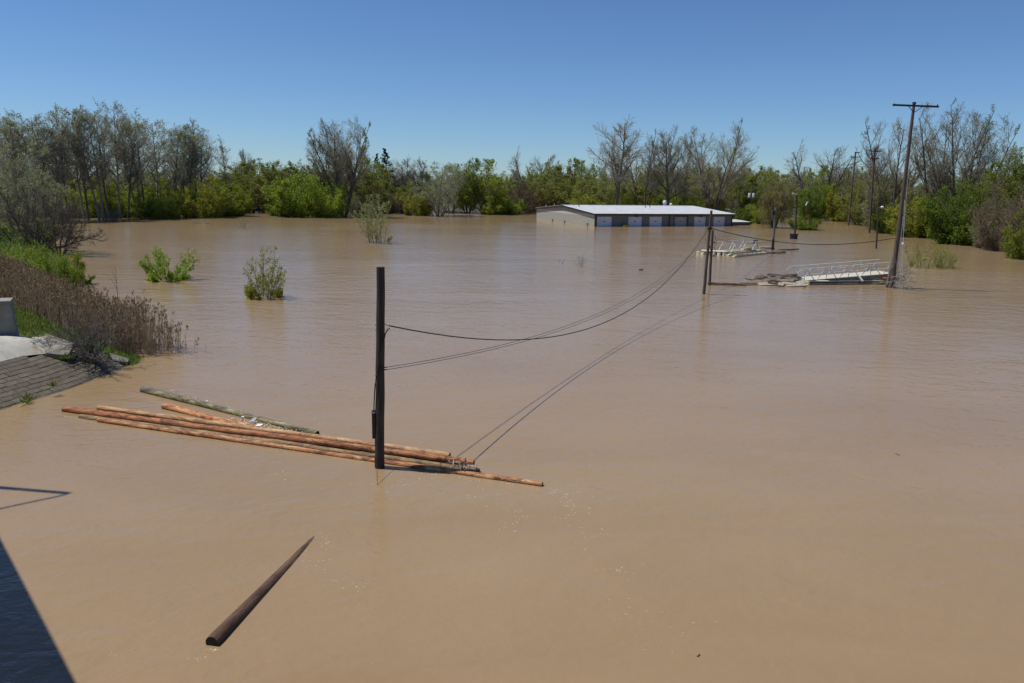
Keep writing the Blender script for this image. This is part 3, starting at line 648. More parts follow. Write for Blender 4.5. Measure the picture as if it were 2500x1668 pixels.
for i in range(12): T(('thicket0', 'round2', 'thicket1')[i % 3], 10 + i * 48 + rnd.uniform(-15, 15), rnd.uniform(395, 450), D=rnd.uniform(176, 196), wpx=rnd.uniform(80, 120), name='understorey_bush', label='brownish half leafless tree deep inside the tall wood', group='brownish trees inside the wood')
T('pale0', 30, 345, D=98, wpx=150, name='willow_tree', label='grey olive willow with fine leaf behind the dark bare shrub')
T('pale1', 95, 392, D=108, wpx=140, name='willow_tree', label='lower olive willow between the dark bare shrub and the tall wood')
T('pale1', -45, 380, D=90, wpx=150, name='willow_tree', label='grey olive willow beside the tallest willow at the bank')
T('bush1', 40, 530, D=84, wpx=140, name='bush', label='dull green bush low behind the dark bare shrub', cat='bush')
T('pale0', 270, 512, yb=540, wpx=62, name='fallen_willow', label='pale grey fallen willow lying in the water before the tall wood', cat='bush')
# dark leafless shrub-tree on the bank
for x, top, D, wp, lb in ((62, 455, 78, 210, 'dark leafless shrub with arching branches above the green vine mound'), (128, 470, 77, 190, 'dark leafless shrub leaning over the water beside the green vine mound')):
    T('spread', x, top, D=D, wpx=wp, name='bare_shrub', label=lb, cat='shrub')
a_ = [A(x, y, 77) for x, y in ((140, 606), (165, 598), (190, 590), (215, 583), (236, 585), (250, 590))]; b_ = [A(x, y, 77) for x, y in ((200, 588), (222, 580), (243, 574), (252, 562))]
rg = np.random.default_rng(19); Pm = np.stack([resample(np.array(q_), 8)[0] for q_ in (a_, b_)]); Lm = np.array([5.0, 2.4])
p2, d2, l2, _ = children(Pm, Lm, 16, 0.2, 1, 55, 15, 0.24, 0.2, rg); Pc = grow(p2, d2, l2, 5, 0.15, 0.0, rg); p3, d3, l3, _ = children(Pc, l2, 6, 0.2, 1, 45, 12, 0.5, 0.3, rg)
V, Q, M = join([(*tubes_np(Pm, np.array([0.09, 0.06]), np.array([0.03, 0.025]), 6), 0), (*tubes_np(Pc, np.full(len(l2), 0.022), np.full(len(l2), 0.012), 4), 0), (*tubes_np(grow(p3, d3, l3, 3, 0.15, 0, rg), np.full(len(l3), 0.011), np.full(len(l3), 0.008), 3), 0)])
tag(link('overhanging_bough', mesh_np('overhanging_bough', V, Q, mats=['twig_plum'])), 'long bare bough arching out over the water from the dark shrub', 'branch')
# middle shore
MG = dict(name='deciduous_tree', label='olive green leafing tree in the low line of trees along the middle shore', group='olive trees of the middle shore')
for x, t, D, wp, k in ((575, 398, 190, 90, 'round0'), (620, 388, 192, 100, 'round1'), (655, 392, 196, 90, 'round2'), (705, 398, 192, 110, 'round2'), (745, 392, 196, 90, 'round1'), (790, 405, 200, 90, 'round1'), (600, 420, 183, 90, 'round1'), (640, 440, 181, 80, 'round2'), (560, 440, 180, 70, 'round0'), (900, 402, 190, 105, 'round1'), (880, 378, 200, 115, 'round2'), (945, 445, 196, 80, 'round1'), (1240, 440, 215, 90, 'round2'), (1210, 425, 225, 80, 'round1')):
    T(k, x, t, D=D, wpx=wp, **MG)
T('bare1', 602, 362, D=205, wpx=60, label='small leafless tree poking above the olive trees beside the tall wood')
T('bare1', 688, 420, yb=515, wpx=110, label='rusty brown leafless tree with crooked limbs among the olive trees', name='deciduous_tree')
for x, t, b, wp, k, lb in ((742, 428, 529, 135, 'bush0', 'largest bright green willow bush in the water beside the big cottonwood'), (695, 482, 527, 75, 'bush1', 'low green bush at the outer end of the willow clump'), (800, 448, 531, 85, 'bush0', 'bright green willow bush touching the trunk of the big cottonwood')):
    T(k, x, t, yb=b, wpx=wp, name='willow_bush', label=lb, cat='bush')
T('vase0', 840, 288, yb=529, wpx=142, rz=1.047, name='cottonwood_tree', label='big vase shaped cottonwood standing in the water beside the green willow bushes')
T('thicket0', 880, 470, yb=527, wpx=110, name='shrub', label='low brown shrub at the foot of the big cottonwood', cat='shrub')
T('pine', 946, 366, D=214, wpx=66, name='pine_tree', label='taller dark pine rising above the tree line')
T('pine', 918, 378, D=222, wpx=48, name='pine_tree', label='shorter dark pine beside the taller pine')
T('pine', 768, 392, D=235, wpx=40, name='pine_tree', label='small dark conifer tip behind the olive trees')
for x, t in ((988, 378), (1016, 380), (963, 395)): T('bare0', x, t, D=236, wpx=62, label='small grey leafless tree behind the pines', group='grey bare trees behind the pines')
T('bush2', 1020, 446, yb=526, wpx=72, name='bush', label='yellow olive bush between pines and pale silvery willow', cat='bush')
T('pale0', 1070, 398, yb=527, wpx=135, name='willow_tree', label='pale silvery willow with grey trunk in the low tree line')
T('pale1', 1100, 410, D=200, wpx=100, name='willow_tree', label='second silvery willow close behind the first')
T('round0', 1142, 388, D=198, wpx=78, label='rounded light green tree with gaps next to the silvery willows')
T('round3', 1186, 390, yb=523, wpx=95, label='light green willow with a dark trunk at the water')
T('bush0', 1240, 485, yb=523, wpx=75, name='bush', label='low bright green bush beside the pale gable wall', cat='bush')
T('bush2', 1205, 490, yb=524, wpx=60, name='bush', label='low yellow green bush under the light green willow', cat='bush')
T('thicket1', 1276, 440, D=205, wpx=80, name='shrub', label='dark leafless little tree left behind the white roofed building', cat='tree')
T('thicket1', 975, 475, D=192, wpx=90, name='shrub', label='brown leafless shrub below the pines', cat='shrub')
# behind the building
T('oak', 1300, 364, D=262, wpx=115, label='broad leafless tree showing above the green trees beside the gable')
BG = dict(name='deciduous_tree', label='olive leafing tree behind the white roofed building', group='olive trees behind the building')
for x, t, D, wp, k in ((1330, 402, 225, 95, 'round1'), (1375, 388, 232, 100, 'round2'), (1300, 430, 215, 80, 'round2'), (1350, 440, 212, 80, 'round1'), (1410, 440, 208, 85, 'round2'), (1455, 425, 215, 90, 'round1'), (1490, 445, 205, 80, 'round2'), (1540, 440, 208, 90, 'round1'), (1600, 430, 212, 95, 'round0'), (1560, 405, 230, 110, 'round2'), (1650, 440, 206, 90, 'round1'), (1690, 425, 215, 95, 'round2'), (1640, 400, 235, 120, 'round2'), (1740, 440, 205, 90, 'round1'), (1770, 425, 218, 85, 'round2'), (1460, 395, 240, 110, 'thicket0'), (1780, 405, 240, 110, 'thicket0'), (1710, 400, 240, 100, 'thicket1'), (1800, 440, 212, 70, 'thicket0'), (1600, 465, 195, 70, 'bush2'), (1430, 468, 196, 80, 'bush2'), (1690, 468, 194, 70, 'bush0'), (1530, 470, 196, 60, 'bush1')):
    T(k, x, t, D=D, wpx=wp, **BG)
T('round3', 1422, 393, D=226, wpx=60, label='bright fresh green tree behind the ridge of the building')
T('pine', 1723, 440, D=198, wpx=22, name='conifer', label='narrow dark conifer behind the far end of the roof')
for x, t, D, wp, k, lb in ((1506, 281, 186, 128, 'bare0', 'tallest leafless tree rising straight behind the building'), (1570, 316, 192, 112, 'vase1', 'slender leafless tree beside the tallest tree behind the building'), (1632, 309, 188, 132, 'bare2', 'leafless tree with dense top behind the middle of the roof'), (1668, 330, 196, 90, 'vase2', 'thin leafless tree between the two broad ones behind the roof'), (1742, 294, 184, 165, 'vase3', 'broad leafless tree with many stems behind the far roof end')):
    T(k, x, t, D=D, wpx=wp, label=lb, name='bare_tree', rz={'bare0': 1.047, 'bare2': 2.09, 'vase1': 2.09, 'vase2': 1.047, 'vase3': 4.19}[k])
# right of the building
T('bush0', 1850, 500, yb=546, wpx=62, name='bush', label='bright green bush behind the low annex', cat='bush')
T('bush1', 1812, 510, D=168, wpx=45, name='bush', label='small green bush at the transformer pole', cat='bush')
T('round1', 1862, 408, D=215, wpx=95, label='dark green tree with arching limbs behind the weeping willow')
T('round0', 1835, 430, D=210, wpx=75, label='green tree behind the transformer pole')
T('thicket0', 1905, 420, D=214, wpx=90, label='grey brown leafless tree between weeping willow and ivy tree')
T('weep', 1888, 442, yb=556, wpx=100, name='weeping_willow', label='yellow brown weeping willow trailing into the water')
T('bush1', 1965, 530, yb=561, wpx=62, name='bush', label='small green bush round the rusty post', cat='bush')
T('oak', 2000, 344, yb=534, wpx=160, rz=1.047, name='ivy_tree', label='wide leafless tree with green ivy covered stems at the channel end')
T('round3', 2002, 405, D=200, wpx=62, name='ivy', label='bright green ivy growth inside the wide leafless tree', cat='ivy')
T('bush1', 1985, 455, D=193, wpx=66, name='ivy', label='lower green ivy growth on the wide leafless tree', cat='ivy')
RS = dict(name='shore_bush', label='olive green bush along the far side of the channel', cat='bush', group='olive bushes beside the channel')
for x, t, b, wp, k in ((2040, 470, 536, 70, 'round2'), (2062, 440, 541, 80, 'bush2'), (2090, 450, 548, 80, 'round2'), (2120, 430, 552, 90, 'round1'), (2155, 445, 560, 90, 'round2'), (2020, 490, 534, 50, 'pale1'), (2100, 415, 540, 100, 'thicket0'), (2060, 410, 532, 100, 'thicket0'), (2150, 425, 545, 90, 'thicket1')):
    T(k, x, t, yb=b, wpx=wp, **RS)
for x, t, b, wp, k, lb in ((2170, 505, 570, 75, 'bush1', 'dark green bush behind the small lamp post'), (2225, 470, 578, 110, 'bush2', 'big yellow green bush right behind the tall crossarm pole'), (2285, 478, 582, 100, 'bush0', 'bright green bush between the yellow green bush and the big mound'), (2350, 452, 596, 150, 'bush1', 'big rounded green bush mound on the far bank'), (2330, 520, 594, 90, 'bush0', 'low green bush in front of the green mound'), (2400, 430, 590, 130, 'round1', 'olive tree behind the rounded green mound'), (2455, 440, 612, 150, 'thicket1', 'reddish brown leafless thicket beside the green mound'), (2520, 430, 618, 150, 'thicket1', 'reddish brown leafless thicket at the outer bank'), (2497, 520, 632, 90, 'bush2', 'yellow green branchy bush reaching over the water by the brown thicket'), (2410, 520, 606, 80, 'thicket0', 'low brown shrub at the waterline of the green mound')):
    T(k, x, t, yb=b, wpx=wp, name='bush', label=lb, cat='bush')
for x, t, D, wp, k, lb in ((2188, 280, 150, 150, 'vase1', 'leafless tree directly behind the tall crossarm pole'), (2295, 252, 140, 160, 'vase1', 'tallest thin leafed tree of the group behind the yellow green bush'), (2355, 246, 138, 175, 'vase3', 'wide fan shaped thin leafed tree behind the green mound'), (2150, 350, 165, 120, 'bare1', 'lower leafless tree with spreading limbs beside the crossarm pole'), (2425, 345, 150, 110, 'vase2', 'outer leafless tree leaning out over the brown thicket'), (2478, 362, 128, 110, 'round1', 'green leafing tree rising behind the brown thicket'), (2530, 355, 124, 120, 'round0', 'green leafing tree at the outer end of the bank'), (2440, 402, 132, 100, 'round2', 'olive leafing tree between the mound and brown thicket')):
    T(k, x, t, D=D, wpx=wp, label=lb, name='bank_tree', rz={2188: 0.0, 2238: 2.09, 2295: 3.14, 2355: 2.09, 2420: 0.0}.get(x))
for i in range(9): T(('thicket0', 'thicket1', 'round2')[i % 3], 2160 + i * 42, rnd.uniform(430, 470), D=rnd.uniform(150, 165), wpx=rnd.uniform(90, 130), name='undergrowth', label='grey brown undergrowth between the trunks of the far bank trees', cat='shrub', group='undergrowth of the far bank')
# the far line closing the horizon
for i in range(74):
    x = -120 + i * 37 + rnd.uniform(-10, 10)
    T(('round1', 'round2', 'thicket0', 'round0', 'thicket1')[rnd.randrange(5)], x, rnd.uniform(408, 432), D=rnd.uniform(285, 345), wpx=rnd.uniform(60, 90), name='far_tree', label='distant hazy olive brown tree in the continuous far tree line', group='distant far tree line')

# ------------------------------------------------------------------ shrubs standing in the water
def leafy_shrub(key, seed, H, stems, ang, levels, leaf, leafm, twig='twig_dark', sr=0.035, tr=0.006, bs=0.35, su=0.03, env=(0.5, 0.6, 0.6)):
    make_tree(key, seed, H, stems, ang, 0.98, sr, levels, leaf, twig, twig, leafm, stem_up=su, twig_r=tr, base_spread=bs, env=env)
leafy_shrub('wetA', 213, 2.6, 30, 50, [(10, 0.12, 0.99, 42, 12, 0.36, 0.35, 0.12, 0.06, 5)], (30, 0.125, 0.08, 0.1, 0.5, 0), 'leaf_fresh', bs=1.5, env=(0.42, 0.72, 0.58))
leafy_shrub('wetB', 212, 3.2, 26, 44, [(10, 0.08, 0.99, 48, 12, 0.36, 0.45, 0.12, 0.06, 5)], (20, 0.12, 0.07, 0.1, 0.45, 0.1), 'leaf_yellow', bs=0.95, env=(0.25, 0.52, 0.75))
leafy_shrub('wetC', 203, 5.2, 15, 22, [(9, 0.08, 0.99, 34, 9, 0.32, 0.4, 0.09, 0.1, 5), (4, 0.15, 1, 35, 10, 0.45, 0.3, 0.1, 0.06, 3)], (6, 0.15, 0.08, 0.05, 0.4, 0), 'leaf_pale', 'twig_green', tr=0.006, bs=1.0, env=(0.35, 0.46, 0.66))
leafy_shrub('wetD', 204, 3.0, 30, 27, [(8, 0.1, 0.98, 26, 9, 0.32, 0.4, 0.08, 0.1, 4)], (9, 0.14, 0.05, 0.15, 0.35, 0), 'leaf_yellow', 'twig_green', sr=0.022, bs=1.3, env=(0.4, 0.7, 0.6))
leafy_shrub('twiggy', 205, 1.6, 9, 26, [(8, 0.15, 0.98, 35, 12, 0.4, 0.4, 0.12, 0.05, 4)], (3, 0.08, 0.03, 0.2, 0.5, 0), 'leaf_silver', 'twig_grey', sr=0.018, tr=0.007, bs=0.25)
leafy_shrub('vinemound', 206, 3.0, 22, 55, [(11, 0.06, 0.98, 45, 15, 0.42, 0.3, 0.14, 0.05, 5), (8, 0.1, 1, 45, 15, 0.45, 0.3, 0.15, 0.03, 3)], (14, 0.1, 0.1, 0.05, 0.5, 0.1), 'leaf_fresh', bs=1.9, env=(0.3, 0.85, 0.7))
WS = dict(cat='shrub')
T('wetA', 408, 606, yb=683, wpx=106, name='leafy_shrub', label='rounded fresh green shrub half drowned in open water', **WS)
T('wetB', 643, 603, yb=726, wpx=98, name='leafy_shrub', label='pointed yellow green shrub half drowned in open water', **WS)
T('wetC', 920, 474, yb=592, wpx=92, name='willow_shrub', label='tall pale willow shrub with upright shoots alone in the water', **WS)
T('wetD', 2255, 588, yb=652, wpx=95, name='willow_shrub', label='yellow green upright willow shoots right of the tall crossarm pole', **WS)
T('wetD', 2305, 612, yb=654, wpx=50, name='willow_shrub', label='small side clump of upright willow shoots', **WS)
T('twiggy', 597, 528, yb=558, wpx=34, name='drowned_twigs', label='faint bare twig tips out in the water near the wood', **WS)
T('twiggy', 490, 535, yb=547, wpx=44, name='drowned_twigs', label='low twig tips beside a drifting stick near the wood', **WS)
T('twiggy', 1420, 621, yb=651, wpx=34, name='drowned_twigs', label='small pale twig cluster in the water before the building', **WS)
for x, t, D, wp, k, lb in ((60, 600, 51, 130, 'vinemound', 'feathery green vine mound behind the reed bed'), (120, 612, 54, 110, 'vinemound', 'middle green mound sloping towards the water behind the reeds'), (160, 655, 55, 70, 'vinemound', 'low green tip of the vine mound at the waterline'), (0, 612, 49, 130, 'vinemound', 'green vine mound beside the feathery one behind the reeds'), (85, 620, 50, 110, 'vinemound', 'lower green mound in front of the feathery one behind the reeds')):
    T(k, x, t, D=D, wpx=wp, name='vine_mound', label=lb, cat='bush')
# ------------------------------------------------------------------ reeds, grass
def in_poly(P, poly):
    x, y = P[:, 0], P[:, 1]; r = np.zeros(len(P), bool); n = len(poly)
    for i in range(n):
        (x1, y1), (x2, y2) = poly[i], poly[(i + 1) % n]
        c = ((y1 > y) != (y2 > y)) & (x < (x2 - x1) * (y - y1) / (y2 - y1 + 1e-12) + x1); r ^= c
    return r
RB = [(-33, 41.5), (-28, 38.6), (-25.0, 36.8), (-19.9, 32.9), (-18.0, 32.3), (-16.2, 32.8), (-15.5, 33.3), (-15.3, 34.0), (-16.4, 34.9), (-19.2, 36.0), (-24, 39.6), (-30, 43.6), (-35, 46.5)]
rg = np.random.default_rng(3)
C = np.stack([rg.uniform(-36, -15, 60000), rg.uniform(32, 50, 60000)], -1); C = C[in_poly(C, RB)]
C = C[rg.random(len(C)) < np.clip(0.22 + (-15.4 - C[:, 0]) * 0.28, 0.16, 1)][:4400]
ex = np.array([(-15.4, 33.4), (-15.1, 33.2), (-14.9, 33.9), (-15.5, 33.9), (-14.4, 33.6), (-15.2, 34.3)]); C = np.concatenate([C, ex])
Z = np.maximum(bank_z(C), -0.4); n = len(C)
Lh = rg.normal(1.78, 0.25, n) + np.clip(0.25 * np.sin(C[:, 0] * 1.3) * np.cos(C[:, 1] * 1.1), -0.3, 0.3) + np.where(Z < 0, -Z, 0)
Lh *= np.clip(0.66 + (-15.2 - C[:, 0]) * 0.14, 0.55, 1.0)
Lh[-6:] = rg.uniform(0.7, 1.1, 6)
P = grow(np.c_[C, Z], np.c_[rg.normal(0.04, 0.07, n), rg.normal(0, 0.07, n), np.ones(n)], Lh, 4, 0.035, 0, rg)
parts = [(*tubes_np(P, np.full(n, 0.011), np.full(n, 0.005), 3), 0)]
k = 6; tipc = np.repeat(P[:, -1], k, 0) - np.array([0, 0, 0.13]) + np.c_[rg.normal(0.02, 0.022, (n * k, 2)), rg.uniform(-0.06, 0.12, n * k)]
dirs = np.tile(np.array([[0.25, 0.0, 0.9]]), (n * k, 1)); has = np.repeat(rg.random(n) < 0.62, k)
parts.append((*leaf_quads(tipc[has], 0.13, rg, 0.36, 0, dirs[has]), 1))
tt = rg.uniform(0.08, 0.8, (n, 3)); pt, tg = sample(P, tt)
ld = rg.normal(0, 0.22, (n * 3, 3)); ld[:, 2] = rg.uniform(0.6, 1.2, n * 3)
parts.append((*leaf_quads(pt.reshape(-1, 3), 0.34, rg, 0.07, 0, ld), 2))
V, Q, M = join(parts)
tag(link('reeds', mesh_np('reeds', V, Q, mats=['reed_stalk', 'plume', 'reed_leaf'], midx=M)), 'bed of dry brown reeds with feathery plumes on the bank', kind='stuff')
def grass(name, label, poly, cnt, size, mats, seed, zoff=0.0, lean=0.35):
    rg = np.random.default_rng(seed); P = np.array(poly); lo, hi = P.min(0), P.max(0)
    C = rg.uniform(lo, hi, (cnt * 4, 2)); C = C[in_poly(C, poly)][:cnt]; z = bank_z(C) + zoff
    d = rg.normal(0, lean, (len(C), 3)); d[:, 2] = 1
    V, Q = leaf_quads(np.c_[C, z], size, rg, 0.09, 0, d)
    mi = (rg.random(len(Q)) < 0.25).astype(int)
    return tag(link(name, mesh_np(name, V, Q, mats=mats, midx=mi)), label, kind='stuff')
grass('bank_grass', 'fresh green grass between wing wall and reeds', [(-26.5, 38.5), (-23.0, 33.2), (-20.8, 31.0), (-19.4, 31.4), (-17.9, 31.7), (-16.6, 31.4), (-16.6, 32.4), (-19.9, 33.4), (-25.0, 37.4)], 16000, 0.34, ['grass_blade', 'straw_blade'], 11)
grass('edge_grass', 'grass tufts at the tip of the bank and waterline', [(-18.6, 31.2), (-17.4, 31.0), (-16.5, 30.9), (-16.3, 31.6), (-16.6, 33.2), (-17.8, 33.0)], 4200, 0.3, ['grass_blade', 'straw_blade'], 12, 0.02, 0.5)
grass('wall_weeds', 'straw and weeds at the foot of the wing wall', [(-21.0, 31.6), (-20.2, 30.2), (-19.6, 30.6), (-20.0, 32.0)], 1500, 0.3, ['straw_blade', 'grass_blade'], 13, 0.1, 0.6)
grass('bank_scrub', 'rough green scrub covering the bank behind the reeds', [(-36, 44.5), (-30.5, 45), (-29.5, 50), (-33.2, 56), (-41, 66.5), (-46, 74.5), (-52, 83), (-75, 90), (-62, 60)], 26000, 0.55, ['grass_blade', 'straw_blade'], 14, 0.0, 0.5)
def tuft(px, z, r, label, cnt=60, size=0.22):
    b = G(*px, z); rg = np.random.default_rng(int(px[0])); C = rg.normal(0, r, (cnt, 3)); C[:, 2] = np.abs(C[:, 2]) * 0.2
    d = rg.normal(0, 0.5, (cnt, 3)); d[:, 2] = 1
    V, Q = leaf_quads(C, size, rg, 0.12, 0, d); tag(link('weed_tuft', mesh_np('weed_tuft', V, Q, mats=['grass_blade', 'straw_blade'], midx=(rg.random(len(Q)) < 0.4).astype(int)), loc=b), label, 'weed')
tuft((130, 944), 0.35, 0.05, 'small weed tuft growing in the joints of the paving blocks')
tuft((66, 985), 0.02, 0.06, 'weed stems at the waterline of the paving blocks', 40, 0.34)
tuft((95, 822), 1.5, 0.2, 'weedy tuft in the joint beside the rounded apron', 160, 0.26)
tuft((160, 877), 0.75, 0.16, 'green weeds under the dead branches', 120, 0.2)
# heap of dead branches on the bank
def dead_heap():
    rg = np.random.default_rng(77); b = G(228, 862, 0.75); n = 46
    az = np.r_[rg.uniform(0, 6.28, 26), rg.normal(math.pi, 0.5, 12), rg.normal(-0.9, 0.3, 8)]; el = np.r_[np.radians(rg.uniform(15, 75, 26)), np.radians(rg.uniform(0, 22, 12)), np.radians(rg.uniform(-24, -8, 8))]
    di = np.stack([np.cos(az) * np.cos(el), np.sin(az) * np.cos(el), np.sin(el)], -1); L = rg.uniform(0.9, 2.3, n); L[38:] = rg.uniform(0.8, 1.5, 8)
    P = grow(rg.normal(0, 0.16, (n, 3)), di, L, 7, 0.16, 0.0, rg)
    a = (*tubes_np(P, rg.uniform(0.012, 0.035, n), np.full(n, 0.006), 5), 0)
    p2, d2, l2, _ = children(P, L, 8, 0.2, 1, 42, 14, 0.42, 0.4, rg); P2 = grow(p2, d2, l2, 5, 0.16, 0, rg)
    b2 = (*tubes_np(P2, np.full(len(p2), 0.009), np.full(len(p2), 0.005), 3), 0)
    p3, d3, l3, _ = children(P2, l2, 4, 0.2, 1, 42, 14, 0.5, 0.4, rg); P3 = grow(p3, d3, l3, 3, 0.16, 0, rg)
    c3 = (*tubes_np(P3, np.full(len(p3), 0.006), np.full(len(p3), 0.004), 3), 0)
    o = thing('dead_branches', 'tangled heap of dead grey branches thrown onto the slope paving', 'branches', tuple(b))
    V, Q, _ = join([a]); link('branch', mesh_np('branch', V, Q, mats=['dead_branch'], smooth=True), o)
    V, Q, _ = join([b2, c3]); t = link('twigs', mesh_np('twigs', V, Q, mats=['dead_branch']), o); t['kind'] = 'stuff'
dead_heap()
def sapling(px, top, label):
    b = G(*px, 0.3); H = A(px[0], top, b[1])[2] - b[2]; m = MB()
    m.tube([(0, 0, -0.3), (0.02, 0, H * 0.5), (0.05, 0, H)], [0.02, 0.014, 0.006], 5)
    m.tube([(0.02, 0, H * 0.62), (-0.25, 0, H * 0.8), (-0.62, 0.05, H * 0.88)], [0.009, 0.007, 0.004], 4)
    m.tube([(0.02, 0, H * 0.72), (-0.1, 0, H * 0.88), (-0.16, 0, H * 0.98)], [0.009, 0.007, 0.004], 4)
    tag(link('sapling', m.mesh('sapling', ['twig_dark']), loc=b), label, 'sapling')
sapling((293, 795), 650, 'thin bare sapling rising out of the reeds')
# ------------------------------------------------------------------ floating logs
def log(pa, pb, ra, rb, mat, label, za=0.03, zb=0.03, name='floating_log', end='log_end', wob=0.012, group=None, extra=None, rnoise=0.025):
    a = G(*pa); b = G(*pb); a[2] = za; b[2] = zb; d = b - a; L = np.linalg.norm(d); rg = np.random.default_rng(int(pa[0] + pb[1]))
    n = 40; m = MB(); k = 14; t = np.linspace(0, 1, n); bx = np.cumsum(rg.normal(0, 1, (n, 2)), 0); bx -= np.outer(t, bx[-1]); bx *= wob / 2
    pts = [(bx[i, 0] * 0.5, bx[i, 1], L * t[i]) for i in range(n)]
    rad = [(ra + (rb - ra) * t[i] ** 0.8) * (1 + rg.normal(0, rnoise)) for i in range(n)]
    rad[0] *= 0.9; rad[-1] *= 0.94
    m.tube(pts, rad, k, True, 0, 1)
    o = thing(name, label, 'log', (0, 0, 0), 0, group)
    z = Vector(d).normalized(); x = Vector((0, 0, 1)).cross(z).normalized(); y = z.cross(x)
    o.matrix_world = Matrix(((x.x, y.x, z.x, a[0]), (x.y, y.y, z.y, a[1]), (x.z, y.z, z.z, a[2]), (0, 0, 0, 1)))
    me = m.mesh('wood', [mat, end]); me.polygons.foreach_set('use_smooth', [i < (n - 1) * k for i in range(len(me.polygons))])
    link('stem', me, o)
    if extra: extra(o, L, ra, rb)
    return o
log((158, 1003), (1157, 1138), 0.132, 0.092, 'log_red', 'long rust red debarked log with the thickest butt in the raft', 0.05, 0.1)
log((196, 1019), (1170, 1153), 0.1, 0.084, 'log_tan', 'long tan greenish log lying between the red and lowest orange logs', 0.02, 0.03)
log((240, 999), (1098, 1120), 0.09, 0.094, 'log_pale', 'pale yellow orange log on the far side of the raft', 0.06, 0.1)
log((241, 1029), (1324, 1186), 0.084, 0.083, 'log_orange', 'longest orange log on the near side of the raft', 0.04, 0.03)
log((400, 996), (730, 1072), 0.125, 0.1, 'log_orange', 'short orange log sinking towards the raft beside the mossy pole', 0.06, -0.02)
def old_sleeve(o, L, ra, rb):
    m = MB(); m.tube([(0, 0, -0.01), (0, 0.004, 1.0), (0, 0, 2.05)], [ra * 1.04, ra * 1.05, ra * 1.02], 14, True)
    link('grey_butt', m.mesh('grey_butt', ['log_grey'], True), o)['label'] = 'charcoal grey weathered butt end'
    rg = np.random.default_rng(5)
    V = np.concatenate([tubes_np(grow(np.array([[rg.normal(0, ra * 0.6), -ra * 0.75, rg.uniform(2.1, L - 1)]]), np.array([[rg.normal(0, .1), -0.15, 1]]), np.array([rg.uniform(0.5, 1.3)]), 4, 0.05, 0, rg), np.array([0.008]), np.array([0.003]), 3)[0] for _ in range(26)])
    Q = np.concatenate([np.stack([i * 12 + np.array([[r * 3 + j, r * 3 + (j + 1) % 3, (r + 1) * 3 + (j + 1) % 3, (r + 1) * 3 + j] for r in range(3) for j in range(3)])]).reshape(-1, 4) for i in range(26)])
    sp = link('splinters', mesh_np('splinters', V, Q, mats=['log_old']), o); sp['kind'] = 'stuff'
log((350, 955), (775, 1062), 0.135, 0.096, 'log_old', 'mossy grey splintered old pole floating apart behind the orange logs', 0.05, 0.04, name='floating_pole', end='log_end_dark', extra=old_sleeve)
log((517, 1577), (826, 1246), 0.128, 0.11, 'log_wet', 'dark wet pole floating alone with one end under water', 0.055, -0.17, name='floating_pole', end='log_end_dark', wob=0.0015, rnoise=0.008)
log((1727, 694), (1822, 698), 0.15, 0.11, 'log_wet', 'dark brown log floating between the leaning poles and the plank pile', 0.06, 0.03)
# trash caught between the logs
rg = np.random.default_rng(9)
def scrap(px, pts, th, mat, name, label, cat, rot=(0, 0, 0), z=0.06):
    b = G(*px); m = MB(); k = len(pts)
    m.add([(x, y, 0) for x, y in pts] + [(x, y, th) for x, y in pts], [tuple(range(k))[::-1], tuple(range(k, 2 * k))] + [(i, (i + 1) % k, k + (i + 1) % k, k + i) for i in range(k)])
    o = link(name, m.mesh(name, [mat]), loc=(b[0], b[1], z)); o.rotation_euler = rot; tag(o, label, cat)
scrap((617, 1034), [(-0.09, -0.05), (0.05, -0.06), (0.13, 0.06), (0.1, 0.1), (-0.02, 0.04)], 0.02, 'foam_board', 'foam_piece', 'ragged white foam sheet propped on the mossy pole', 'litter', (R(48), R(8), R(25)), 0.12)
scrap((634, 1049), [(-0.12, -0.07), (0.09, -0.08), (0.12, 0.06), (-0.09, 0.07)], 0.035, 'foam_board', 'foam_piece', 'flat pale foam block lying on the orange log', 'litter', (R(10), R(-6), R(-12)), 0.13)
scrap((593, 1026), [(-0.05, -0.03), (0.04, -0.03), (0.05, 0.03), (-0.04, 0.04)], 0.05, 'foam_board', 'foam_piece', 'small white foam crumb against the mossy pole', 'litter', (0.2, 0.1, 0.4), 0.08)
for px, lb in (((646, 1049), 'small green bottle beside the foam block'), ((693, 1056), 'small green bottle floating near the dark end of the mossy pole')):
    b = G(*px); o = thing('bottle', lb, 'bottle', (b[0], b[1], 0.07), rg.uniform(0, 6)); o.rotation_euler[1] = R(86)
    link('bottle_body', MB().tube([(0, 0, 0), (0, 0, 0.02), (0, 0, 0.15), (0, 0, 0.19), (0, 0, 0.24)], [0.03, 0.034, 0.034, 0.014, 0.013], 10).mesh('bottle_body', ['glass_green'], True), o)
    link('bottle_cap', MB().tube([(0, 0, 0.235), (0, 0, 0.255)], 0.016, 8).mesh('bottle_cap', ['white_paint']), o)
